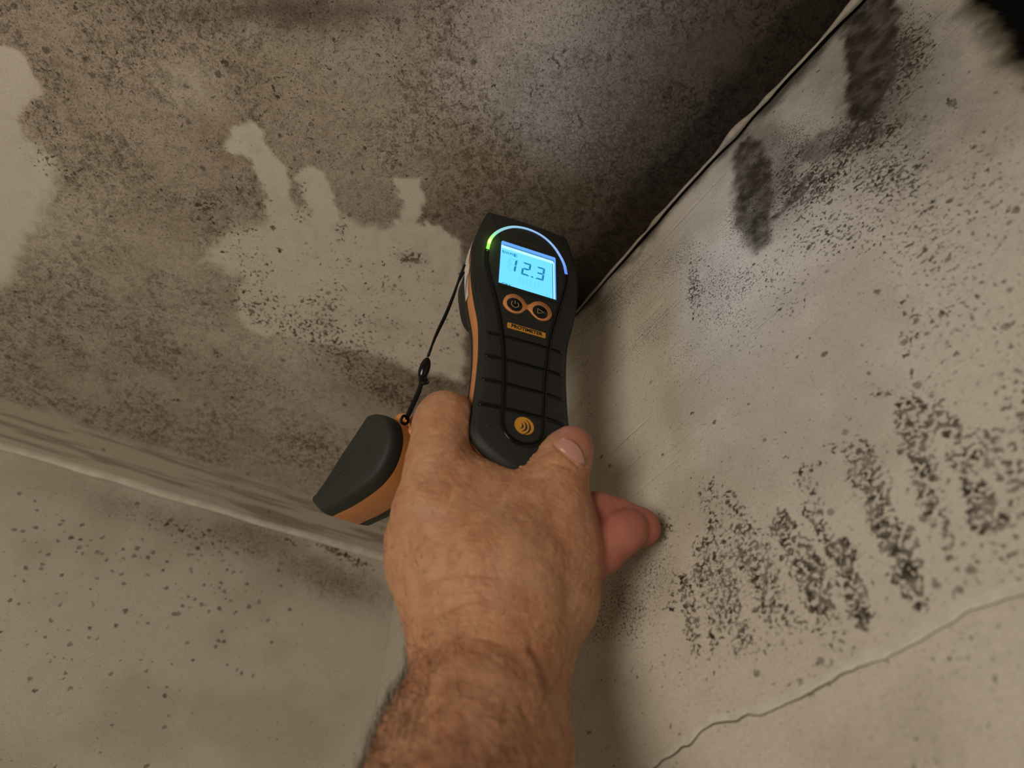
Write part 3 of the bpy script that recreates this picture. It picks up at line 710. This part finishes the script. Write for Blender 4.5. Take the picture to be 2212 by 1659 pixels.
# buttons
ringp = catmull([(-14.6, 23.2), (-12.6, 29.4), (-7.6, 32.4), (-2.6, 30.6), (-.2, 27.4), (.8, 26.9), (1.8, 27.5), (4.8, 30.8), (9.6, 32.6), (14.6, 29.9), (16.4, 24.4), (14.0, 19.2), (9.0, 17.2), (4.6, 19.4), (1.8, 22.6), (.8, 22.9), (-.2, 22.4), (-3.2, 18.4), (-7.9, 16.8), (-12.4, 18.8)], 5, True)*MM
panel = prism('button_panel', ringp, -1*MM, .75*MM, ORANGE, meter, .35*MM, smooth=True)
SYM = simple('button_symbol', (.42, .34, .13), .5, .3)
def ell(cx, cy, rx, ry, n=28): return np.array([(cx+rx*math.cos(2*math.pi*k/n), cy+ry*math.sin(2*math.pi*k/n)) for k in range(n)])*MM
for cx, cy in ((-7.6, 23.3), (8.6, 23.4)):
    bt = prism('button', ell(cx, cy, 4.9, 5.3), 0, 1.05*MM, BLACK, panel, .3*MM, smooth=True)
    z = 1.12*MM
    if cx < 0:
        a = np.radians(np.linspace(130, 410, 22)); sweep('power_symbol', np.column_stack([(cx+.2+2.3*np.cos(a))*MM, (cy+2.5*np.sin(a))*MM, np.full(22, z)]), .26*MM, SYM, bt, 6, (1, .4))
        sweep('power_symbol', np.array([[cx+.2, cy+.4, 0], [cx+.2, cy+1.7, 0], [cx+.2, cy+3.2, 0]])*MM+np.array([0, 0, z]), .26*MM, SYM, bt, 6, (1, .4))
    else:
        tri = catmull([(cx-1.7, cy-2.0), (cx-1.7, cy), (cx-1.7, cy+2.0), (cx+.3, cy+1.0), (cx+2.3, cy), (cx+.3, cy-1.0)], 1, True)*MM
        sweep('play_symbol', np.column_stack([tri, np.full(len(tri), z)]), .24*MM, SYM, bt, 6, (1, .4), closed=True)
# lettering
AMBER = simple('amber_print', (.62, .27, .035), .45, .4, .15, 150)
pp = rrect(-11.2, 12.3, 4.0, 8.1, .8)
plate = prism('name_plate', pp, -.5*MM, .25*MM, AMBER, meter)
text_mesh('plate_lettering', 'PROTIMETER', 3.75*MM, (.55*MM, 6.05*MM, .36*MM), RUB, plate, .88, .0, bold=.00006)
text_mesh('model_lettering', 'Surveymaster', 3.5*MM, (.6*MM, 83.6*MM, .12*MM), simple('dim_print', (.075, .045, .018), .5, .3), meter, 1.05)
disc = prism('emblem', ell(.6, -60.2, 5.2, 5.2, 36), -.5*MM, .25*MM, AMBER, meter)
for r_, w in ((2.0, 1.0), (3.7, 1.15), (5.4, 1.0)):
    a = np.radians(np.linspace(-62, 62, 18)-8)
    cxx, cyy = -3.1+.6, -61.2
    sweep('emblem_wave', np.column_stack([(cxx+r_*1.15*np.cos(a))*MM, (cyy+r_*1.0*np.sin(a)+.6)*MM, np.full(18, .27*MM)]), w*MM/2*np.sin(np.linspace(.15, math.pi-.15, 18)), RUB, disc, 6, (1, .25))
# paper sticker wrapped on the left side band
iL = [i for i in range(len(OUT)) if OUT[i, 0] < 0 and .030 < OUT[i, 1] < .080]
iL.sort(key=lambda i: OUT[i, 1]); PAPER = simple('worn_paper', (.62, .57, .50), .7, .2, .25, 300, .0003)
pt = [(OUT[i, 0]-.00035, OUT[i, 1]) for i in iL]; m_ = len(pt)
V_ = []
for k, (px_, py_) in enumerate(pt):
    t = k/(m_-1); top = -5.9-(4.5*(1-min(1, t*3)))-1.2*abs(math.sin(k*1.7))*(.3 if .15 < t < .9 else 1)-2.2*max(0, 1-abs(t-.45)*7)
    for z in (top, top-.2, -16.8): V_.append((px_, py_, z*MM))
mesh_obj('paper_sticker', V_, [f for k in range(m_-1) for f in ((3*k, 3*k+1, 3*k+4, 3*k+3), (3*k+1, 3*k+2, 3*k+5, 3*k+4))], PAPER, meter)
# light thrown by the display
dl = bpy.data.lights.new('display_glow', 'AREA'); dl.shape = 'RECTANGLE'; dl.size = .034; dl.size_y = .036; dl.energy = .125; dl.color = (.50, .62, 1.0)
do = bpy.data.objects.new('display_glow', dl); COL.objects.link(do); do.parent = meter
do.location = (0, .057, .0022); do.rotation_euler = (math.pi, 0, 0)

gl_ = bpy.data.lights.new('indicator_glow', 'POINT'); gl_.energy = .0016; gl_.color = (.35, 1.0, .10); gl_.shadow_soft_size = .0012
go = bpy.data.objects.new('indicator_glow', gl_); COL.objects.link(go); go.parent = meter; go.location = (-.0250, .0775, .0035)

# ------------------------------------------------------------------ pin cap hanging on the cord
CAP_D = .325
nc = np.array([-.60, .40, .69]); nc /= np.linalg.norm(nc)
xc = np.array([1.0, 0, 0]); xc = xc-nc*(xc @ nc); xc /= np.linalg.norm(xc); yc = np.cross(nc, xc)
oc = cpt(785, 1000, CAP_D)
csh = cpt(792, 1008, CAP_D)                     # resting place of the cap on its cord
def cap2(px, py):
    r = _ray(px, py); p = r*((oc @ nc)/(r @ nc))-oc; return (p @ xc, p @ yc)
cap = empty('pin_cap', frame4(csh, xc, yc, nc))
tag(cap, 'half-round charcoal and orange protective cap dangling on a black cord', 'cap')
cpx = [(803, 905), (812, 896), (828, 893), (846, 898), (858, 912), (863, 940), (858, 972), (843, 1008), (820, 1038), (792, 1061), (755, 1085), (722, 1101), (709, 1107), (699, 1098), (689, 1085), (692, 1074), (720, 1033), (750, 985), (780, 940)]
CP = catmull([cap2(*p) for p in cpx], 5, True)
def cring(ins, z): 
    p = inset(CP, ins*MM) if ins else CP
    return np.column_stack([p, np.full(len(p), z*MM)])
def cend(k, z, ins):
    p = inset(CP, ins*MM); c = p.mean(0); return np.column_stack([c+(p-c)*k, np.full(len(p), z*MM)])
loft('front_half', [cring(2, -.3), cring(0, -.3), cring(0, .6), cring(.25, 4.0), cring(.8, 6.2), cring(1.8, 7.6), cring(3.2, 8.2), cend(.7, 8.4, 3.2), cend(.35, 8.5, 3.2)], RUB2, cap, centre1=(*CP.mean(0), .0085))
loft('middle_band', [cring(2, 0), cring(.1, 0), cring(0, -.6), cring(0, -18.4), cring(.2, -19), cring(2, -19)], ORANGE, cap)
loft('rear_half', [cring(2, -18.7), cring(.1, -18.7), cring(.2, -20), cring(.8, -25), cring(2.4, -28), cring(5, -29.5)], RUB2, cap)
# eyelet of the cap
eye = np.array([cap2(px_-19, py_-13) for px_, py_ in ((850, 912), (853, 900), (866, 897), (879, 904), (882, 920), (868, 945))])
ep = catmull(np.column_stack([eye, np.array([-.008]*6)]), 6)
sweep('eyelet', ep, np.linspace(.0030, .0026, len(ep)), ORANGE, cap, 10)

# ------------------------------------------------------------------ cord with slider
CORD = simple('black_cord', (.004, .004, .004), .6, .3)
lan = empty('lanyard', Matrix.Translation(Vector(at(917, 798, .335))))
tag(lan, 'thin black cord with oval slider between meter and hanging cap', 'cord')
Li = np.array(lan.location)
def cord(name, pts, r, nseg=8, n=6, closed=False):
    p = catmull(np.array([at(*q) for q in pts]), n, closed)-Li
    return sweep(name, p, r, CORD, lan, nseg, upv=(.3, 1, .2), closed=closed)
cord('cord', [(1004, 572, .362), (994, 596, .360), (984, 625, .358), (965, 672, .353), (942, 722, .345), (926, 768, .338)], .00072)
cord('cord', [(1002, 588, .366), (989, 612, .361), (980, 640, .358), (962, 685, .353), (940, 730, .345), (924, 770, .338)], .00072)
cord('cord', [(912, 818, .334), (903, 845, .331), (888, 878, .327), (877, 903, .324)], .0010)
cord('cord', [(914, 818, .334), (905, 848, .331), (890, 882, .327), (878, 906, .324)], .0010)
a = np.linspace(0, 1, 15); c0, c1 = at(924, 773, .338), at(909, 822, .334)
sweep('slider', np.array([c0+(c1-c0)*t for t in a])-Li, .0031*np.sqrt(np.clip(1-(2*a-1)**2*.93, 0, 1)), GLOSS, lan, 12, upv=(.3, 1, .2))
cord('knot', [(908, 822, .333), (914, 828, .330), (921, 823, .332), (917, 816, .334)], .0011, closed=True)
cord('cord_end', [(914, 826, .332), (921, 828, .331), (926, 824, .331)], .0008)
cord('cord_loop', [(868, 903, .318), (873, 898, .322), (880, 903, .326), (881, 912, .324), (874, 916, .319), (867, 911, .317)], .0008, closed=True)

# ------------------------------------------------------------------ left hand and forearm
def pr(px, py, d, rpx):
    return np.array([*cpt(px, py, d), rpx*d/F])
VOX = .0016
lo = np.array([-.105, -.300, -.350]); hi = np.array([.090, .004, -.085])
dims = np.ceil((hi-lo)/VOX).astype(int)+1
gx = [lo[i]+VOX*np.arange(dims[i]) for i in range(3)]
FIELD = np.full(dims, .03, np.float32)
def cone_sd(X, Y, Z, a, b, zs):
    """tapered capsule, flattened along the view axis by zs"""
    p = np.array([a[0], a[1], a[2]*zs]); q = np.array([b[0], b[1], b[2]*zs]); d = q-p; L2 = d @ d+1e-12
    t = np.clip(((X-p[0])*d[0]+(Y-p[1])*d[1]+(Z*zs-p[2])*d[2])/L2, 0, 1)
    r = a[3]+(b[3]-a[3])*t
    return np.sqrt((X-p[0]-t*d[0])**2+(Y-p[1]-t*d[1])**2+(Z*zs-p[2]-t*d[2])**2)-r
def smin(a, b, k):
    h = np.clip(.5+.5*(b-a)/k, 0, 1); return b*(1-h)+a*h-k*h*(1-h)
def add_cone(a, b, k=.010, zs=1.0, cut=False):
    m = max(a[3], b[3])+k+.008
    i0 = np.maximum(0, np.floor((np.minimum(a[:3], b[:3])-m-lo)/VOX).astype(int)); i1 = np.minimum(dims, np.ceil((np.maximum(a[:3], b[:3])+m-lo)/VOX).astype(int)+1)
    if np.any(i1 <= i0): return
    sl = tuple(slice(i0[i], i1[i]) for i in range(3))
    X = gx[0][sl[0]][:, None, None]; Y = gx[1][sl[1]][None, :, None]; Z = gx[2][sl[2]][None, None, :]
    s = cone_sd(X, Y, Z, a, b, zs).astype(np.float32)
    FIELD[sl] = smin(FIELD[sl], s, k)
def chain(pts, k=.010, zs=1.0, first=None):
    P = [pr(*p) for p in pts]
    for i in range(len(P)-1): add_cone(P[i], P[i+1], (first if first and i == 0 else k), zs)
# forearm and wrist
chain([(790, 2900, .105, 560), (955, 1960, .172, 285), (1020, 1662, .215, 213), (1032, 1600, .224, 196), (1050, 1520, .236, 170), (1058, 1440, .248, 163), (1060, 1390, .254, 158)], .006, 1.30)
# back of the hand
chain([(1015, 1400, .258, 108), (966, 1260, .268, 98), (934, 1105, .277, 80)], .010, 1.1)
chain([(985, 1360, .262, 84), (920, 1210, .280, 80), (910, 1160, .285, 77)], .008)
chain([(1068, 1390, .257, 148), (1075, 1260, .268, 156), (1075, 1160, .282, 112)], .014, 1.25)
chain([(1165, 1345, .266, 90), (1192, 1290, .275, 93), (1205, 1190, .284, 91), (1203, 1130, .290, 80)], .009)
# thumb
chain([(1203, 1130, .290, 76), (1204, 1062, .296, 60), (1207, 1015, .2995, 55), (1222, 985, .302, 49), (1236, 964, .304, 43)], .007)
# index finger round the left side of the meter
chain([(934, 1095, .277, 74), (946, 1000, .288, 62), (954, 930, .300, 57), (964, 906, .306, 55)], .008)
chain([(962, 906, .307, 55), (1000, 905, .330, 46), (1060, 915, .341, 40)], .008)
# web between thumb and index
chain([(962, 1030, .285, 62), (1030, 1066, .287, 67), (1104, 1100, .289, 74), (1168, 1056, .293, 64)], .009)
chain([(1000, 1140, .282, 100), (1150, 1160, .285, 92)], .012)

# curled fingers showing right of the palm (joined tightly so they stay apart)
chain([(1225, 1118, .302, 46), (1290, 1104, .304, 42), (1340, 1113, .307, 36), (1356, 1120, .307, 30)], .0015)
chain([(1240, 1160, .297, 50), (1310, 1145, .300, 46), (1372, 1136, .3025, 43), (1386, 1139, .3025, 41)], .0015)
chain([(1235, 1232, .286, 54), (1300, 1186, .290, 51), (1345, 1150, .293, 47), (1357, 1141, .294, 42)], .0015)
# hollow where the meter sits in the grip
PA, PB = DEV_O, np.stack([_xx, _yy, _nx])
hy = np.array([p[1] for p in half][::-1])*MM; hx = np.array([p[0] for p in half][::-1])*MM
G = np.stack(np.meshgrid(*gx, indexing='ij'), -1)
sel = tuple(slice(None) for _ in range(3)); jy = int((-.105-lo[1])/VOX)
Gl = (G[:, jy:]-PA) @ PB.T
sdx = np.abs(Gl[..., 0]-.0006)-np.interp(Gl[..., 1], hy, hx)
sdd = np.maximum(np.maximum(sdx*.9, Gl[..., 2]+.0008), np.maximum(-.030-Gl[..., 2], -.0872-Gl[..., 1]))
FIELD[:, jy:] = np.maximum(FIELD[:, jy:], -(sdd-.0002))
del G, Gl, sdx, sdd

def surface_nets(Fd):
    """naive surface nets: quad mesh of the zero level"""
    ins = Fd < 0; nx, ny, nz = Fd.shape
    c = [ins[i:nx-1+i, j:ny-1+j, k:nz-1+k] for i in (0, 1) for j in (0, 1) for k in (0, 1)]
    cnt = sum(q.astype(np.int8) for q in c); act = (cnt > 0) & (cnt < 8)
    I = np.argwhere(act); idx = -np.ones(act.shape, np.int64); idx[act] = np.arange(len(I))
    acc = np.zeros((len(I), 3)); num = np.zeros(len(I))
    corner = [(i, j, k) for i in (0, 1) for j in (0, 1) for k in (0, 1)]
    for a in range(8):
        for b in range(a+1, 8):
            ca, cb = np.array(corner[a]), np.array(corner[b])
            if np.abs(ca-cb).sum() != 1: continue
            fa = Fd[I[:, 0]+ca[0], I[:, 1]+ca[1], I[:, 2]+ca[2]]; fb = Fd[I[:, 0]+cb[0], I[:, 1]+cb[1], I[:, 2]+cb[2]]
            cross = (fa < 0) != (fb < 0); t = np.where(cross, fa/(fa-fb+1e-12), 0)
            p = ca+t[:, None]*(cb-ca); acc += np.where(cross[:, None], p, 0); num += cross
    Vv = I+acc/num[:, None]
    Qs = []
    for ax in range(3):
        o1, o2 = (ax+1) % 3, (ax+2) % 3
        s0 = [slice(None)]*3; s1 = [slice(None)]*3; s0[ax] = slice(0, -1); s1[ax] = slice(1, None)
        E_ = ins[tuple(s0)] != ins[tuple(s1)]
        g = np.argwhere(E_); g = g[(g[:, o1] > 0) & (g[:, o2] > 0) & (g[:, o1] < Fd.shape[o1]-1) & (g[:, o2] < Fd.shape[o2]-1)]
        def cell(d1, d2):
            h = g.copy(); h[:, o1] -= d1; h[:, o2] -= d2; return idx[h[:, 0], h[:, 1], h[:, 2]]
        q = np.stack([cell(1, 1), cell(0, 1), cell(0, 0), cell(1, 0)], 1)
        flip = ~ins[g[:, 0], g[:, 1], g[:, 2]]
        q[flip] = q[flip][:, ::-1]; Qs.append(q)
    Q = np.concatenate(Qs); Q = Q[(Q >= 0).all(1)]
    return Vv, Q
FIELD[0], FIELD[-1] = .01, .01; FIELD[:, 0], FIELD[:, -1] = .01, .01; FIELD[:, :, 0], FIELD[:, :, -1] = .01, .01
hv, hq = surface_nets(FIELD); hv = lo+hv*VOX
def relax(V, Q, it, lam=.5):
    e = np.concatenate([Q[:, [0, 1]], Q[:, [1, 2]], Q[:, [2, 3]], Q[:, [3, 0]]]); e = np.concatenate([e, e[:, ::-1]])
    deg = np.bincount(e[:, 0], minlength=len(V))[:, None]
    for k in range(it):
        acc = np.stack([np.bincount(e[:, 0], V[e[:, 1], c], minlength=len(V)) for c in range(3)], 1)
        V = V+(lam if k % 2 == 0 else -lam*1.03)*(acc/deg-V)
    return V
hv = relax(hv, hq, 6)
def subdivide(V, Q):
    """one Catmull-Clark step"""
    nV = len(V); fc = V[Q].mean(1)
    e = np.concatenate([Q[:, [0, 1]], Q[:, [1, 2]], Q[:, [2, 3]], Q[:, [3, 0]]]); es = np.sort(e, 1)
    ue, inv = np.unique(es[:, 0]*np.int64(nV)+es[:, 1], return_inverse=True)
    ev = np.stack([ue//nV, ue % nV], 1); nF = len(Q); fid = np.tile(np.arange(nF), 4)
    fs = np.stack([np.bincount(inv, fc[fid, c], minlength=len(ue)) for c in range(3)], 1); fn_ = np.bincount(inv, minlength=len(ue))[:, None]
    mid = V[ev].mean(1); ep_ = np.where(fn_ >= 2, (V[ev].sum(1)+fs/np.maximum(fn_, 1)*2)/4, mid)
    val = np.bincount(Q.ravel(), minlength=nV)[:, None].astype(float)
    Fa = np.stack([np.bincount(Q.ravel(), np.repeat(fc[:, c], 4), minlength=nV) for c in range(3)], 1)/np.maximum(val, 1)
    dE = np.bincount(ev.ravel(), minlength=nV)[:, None]
    Ra = np.stack([np.bincount(ev.ravel(), np.repeat(mid[:, c], 2), minlength=nV) for c in range(3)], 1)/np.maximum(dE, 1)
    nn_ = np.maximum(val, 3); nvp = (Fa+2*Ra+(nn_-3)*V)/nn_
    E4 = (inv+nV).reshape(4, nF); Fi = nV+len(ue)+np.arange(nF)
    NQ = np.concatenate([np.stack([Q[:, k], E4[k], Fi, E4[(k+3) % 4]], 1) for k in range(4)])
    return np.concatenate([nvp, ep_, fc]), NQ
hv, hq = subdivide(hv, hq); hv, hq = subdivide(hv, hq)
def vnormals(V, Q):
    n_ = np.cross(V[Q[:, 2]]-V[Q[:, 0]], V[Q[:, 3]]-V[Q[:, 1]])
    r = np.stack([np.bincount(Q.ravel(), np.repeat(n_[:, c], 4), minlength=len(V)) for c in range(3)], 1)
    return r/(np.linalg.norm(r, axis=1)[:, None]+1e-15)
hn = vnormals(hv, hq)
def pix(V): return W/2+V[:, 0]/-V[:, 2]*F, H/2-V[:, 1]/-V[:, 2]*F
vx, vy = pix(hv); front = sstep(-.1, .35, hn[:, 2])
dsp = np.zeros(len(hv))
# skin folds, tendons and veins of the back of the hand (given where they lie on the skin)
def line3(pts, w, amp):
    global dsp
    d = np.full(len(hv), 9e3)
    for i in range(len(pts)-1): d = np.minimum(d, seg_dist(vx, vy, pts[i], pts[i+1])[0])
    dsp = dsp+amp*np.exp(-(d/w)**2)*front
for pts, w, amp in (
    ([(950, 962), (985, 955), (1015, 958), (1042, 970)], 4, -.00035), ([(958, 978), (998, 969), (1030, 976), (1052, 988)], 4, -.0005), ([(985, 992), (1020, 984), (1060, 993)], 4, -.0004), ([(930, 940), (965, 932), (1000, 938)], 4, -.00025),
    ([(1130, 1012), (1165, 985), (1200, 968)], 4, -.0004), ([(1150, 1018), (1195, 1000), (1235, 1012)], 5, -.0006), ([(1175, 1035), (1215, 1020), (1255, 1032)], 5, -.0004), ([(1200, 963), (1190, 950)], 3, -.0003),
    ([(1198, 962), (1222, 984), (1252, 1008), (1266, 1006)], 4, -.0006), ([(1265, 1008), (1272, 990)], 4, -.0004),
    ([(905, 1262), (950, 1248), (1010, 1240), (1080, 1246)], 5, -.00035), ([(900, 1296), (960, 1276), (1040, 1276)], 5, -.0003), ([(880, 1345), (940, 1330), (1010, 1300), (1050, 1292)], 6, -.0006), ([(900, 1375), (960, 1362), (1030, 1376), (1090, 1390)], 6, -.0003),
    ([(1150, 1400), (1172, 1450), (1185, 1480)], 10, -.0008), ([(1135, 1390), (1155, 1445), (1166, 1490)], 12, .0006), ([(1185, 1500), (1215, 1560), (1228, 1640)], 12, -.0010), ([(1130, 1530), (1160, 1600), (1150, 1650)], 10, -.0006),
    ([(1180, 1200), (1230, 1260), (1225, 1340)], 16, -.0007), ([(1000, 1330), (1010, 1180), (985, 1060)], 26, .0006), ([(1085, 1330), (1120, 1200)], 26, .0005)):
    line3(pts, w, amp)
p3 = hv*1000
dsp += (fbm(p3[:, 0]/7, p3[:, 1]/4.2, p3[:, 2]/6, 3, 90)-.5)*.0010
dsp += (fbm(p3[:, 0]/2.2, p3[:, 1]/1.1, p3[:, 2]/2.0, 2, 95)-.5)*.00042*sstep(880, 1010, vy)
# fade the relief on smooth finger pads
red = np.zeros(len(hv))
for px_, py_, d_, r_ in ((1340, 1150, .297, 125), (1395, 1135, .30, 70), (1300, 1200, .292, 80), (1300, 1090, .304, 70), (1245, 955, .302, 46)):
    c_ = cpt(px_, py_, d_); red = np.maximum(red, np.exp(-((np.linalg.norm(hv-c_, axis=1)/(r_*d_/F))**4)))
fing = sstep(1265, 1300, vx)*(hv[:, 2] < -.270)
red = np.clip(np.maximum(red*np.where(vx > 1190, 1, 0), fing), 0, 1)
dsp *= 1-.8*red
hv = hv+hn*dsp[:, None]

SKIN, nt, b = new_mat('skin'); n = N(nt); tc = n.node('ShaderNodeTexCoord').outputs['Object']
r_ = n.attr('red'); hr_ = n.attr('hairy')
c = n.mix(n.ramp(n.noise(tc, 85, 4, .6, .6), .36, .64), (.53, .265, .142), (.43, .19, .098))
c = n.mix(n.ramp(n.noise(tc, 38, 3, .55), .45, .68, 0, .45), c, (.47, .275, .160))
c = n.mix(n.ramp(n.noise(tc, 230, 3, .6), .62, .72, 0, .40), c, (.25, .100, .055))
c = n.mix(n.math('MULTIPLY', hr_, n.ramp(n.noise(n.mapping(tc, (1, 1, .4)), 130, 3, .65, .8), .45, .66, 0, .20)), c, (.13, .065, .035))
c = n.mix(r_, c, n.mix(n.ramp(n.noise(tc, 60, 3), .3, .7), (.46, .165, .115), (.39, .125, .088)))
n.link(c, b.inputs['Base Color']); b.inputs['Roughness'].default_value = .52; b.inputs['Specular IOR Level'].default_value = .35
b.inputs['Subsurface Weight'].default_value = .12; b.inputs['Subsurface Radius'].default_value = (1, .35, .15); b.inputs['Subsurface Scale'].default_value = .003
vo = n.node('ShaderNodeTexVoronoi', feature='DISTANCE_TO_EDGE'); n.link(n.mapping(tc, (1, 1.6, 1)), vo.inputs['Vector']); vo.inputs['Scale'].default_value = 620
hgt = n.math('ADD', n.math('MULTIPLY', n.ramp(vo.outputs['Distance'], 0, .25), .5), n.noise(tc, 320, 3, .6))
n.link(n.bump(hgt, .00022, .5), b.inputs['Normal'])

wrist = at(1058, 1400, .252)
person = empty('person', Matrix.Translation(Vector(wrist)))
tag(person, 'bare left forearm and hairy hand gripping the moisture meter', 'person')
PW = np.array(person.location)
hw_ = to_room(hv)-PW
hand = np_mesh('hand', hw_, hq, SKIN, person)
hairy = sstep(1230, 1430, vy)*(1-sstep(1010, 1230, vx))
for k, a_ in (('red', red), ('hairy', hairy)):
    at_ = hand.data.attributes.new(k, 'FLOAT', 'POINT'); at_.data.foreach_set('value', a_.astype(np.float32))

# thumbnail: thin plate laid on the thumb
from mathutils.bvhtree import BVHTree
cand = (vx > 1150) & (vx < 1320) & (vy > 890) & (vy < 1060)
fm = cand[hq].all(1); bvh = BVHTree.FromPolygons([tuple(v) for v in hv], [tuple(int(i) for i in q) for q in hq[fm]])
NAIL = simple('thumbnail', (.49, .235, .185), .30, .5, .08, 120)
top = catmull([(1199, 962), (1206, 953), (1222, 949), (1240, 957), (1254, 974), (1262, 1003)], 6); bot = catmull([(1199, 962), (1211, 973), (1224, 983), (1237, 993), (1250, 1001), (1262, 1003)], 6)
nv_, nf_ = [], []
K = 8
for i in range(len(top)):
    for k in range(K+1):
        px_, py_ = bot[i]+(top[i]-bot[i])*k/K
        hit = bvh.ray_cast(Vector((0, 0, 0)), Vector(_ray(px_, py_)).normalized())
        h = np.array(hit[0] if hit[0] is not None else cpt(px_, py_, .29)); nn_ = np.array(hit[1] if hit[1] is not None else (0, 0, 1))
        nv_.append(h+nn_*(.0002+.0004*math.sin(math.pi*i/(len(top)-1))*(.6+.4*k/K)))
        if i and k: nf_.append(((i-1)*(K+1)+k-1, (i-1)*(K+1)+k, i*(K+1)+k, i*(K+1)+k-1))
nl = mesh_obj('thumbnail', to_room(np.array(nv_))-PW, nf_, NAIL, person); nl['label'] = 'short pale thumbnail'
so = nl.modifiers.new('thickness', 'SOLIDIFY'); so.thickness = .0004

# arm hair
rng = np.random.default_rng(4)
HAIR = simple('dark_hair', (.030, .019, .011), .5, .3)
pool = np.where((vy > 1180) & (hv[:, 2] > -.30) & (hn[:, 2] > -.55) & (vx < 1300))[0]
wgt = (sstep(1330, 1560, vy[pool])*.9+.10)*(1.0+2.2*sstep(.1, .8, -hn[pool, 0]))*(1-.75*sstep(1080, 1230, vx[pool]))
pick = rng.choice(pool, 4600, p=wgt/wgt.sum())
axis_v = cpt(1058, 1400, .252)-cpt(1008, 1662, .215); axis_v /= np.linalg.norm(axis_v)
HV, HF = [], []
for i in pick:
    nrm_ = hn[i]; L = (.0035+.0075*sstep(1300, 1560, vy[i]))*rng.uniform(.6, 1.3)
    side = np.array([-.55, .15, .1])+rng.normal(0, .35, 3)
    g = axis_v*rng.uniform(.3, .9)+side; g -= nrm_*(g @ nrm_); g /= np.linalg.norm(g)+1e-9
    lift_ = rng.uniform(.25, .75); w_ = rng.uniform(.00006, .00011)
    sd = np.cross(g, nrm_); b0 = len(HV)
    for j, t in enumerate((0, .35, .7, 1)):
        p = hv[i]-nrm_*.0003+(g*(1-.25*lift_)+nrm_*lift_*(1-.5*t))*L*t+sd*.15*L*t*t
        ww = w_*(1-.75*t)
        for a0 in (0, 2.1, 4.2): HV.append(p+ww*(sd*math.cos(a0)+nrm_*math.sin(a0)))
        if j:
            for k in range(3): HF.append((b0+3*(j-1)+k, b0+3*(j-1)+(k+1) % 3, b0+3*j+(k+1) % 3, b0+3*j+k))
ah = mesh_obj('arm_hair', to_room(np.array(HV))-PW, HF, HAIR, person); ah['kind'] = 'stuff'; ah['label'] = 'dark short hair on the forearm'
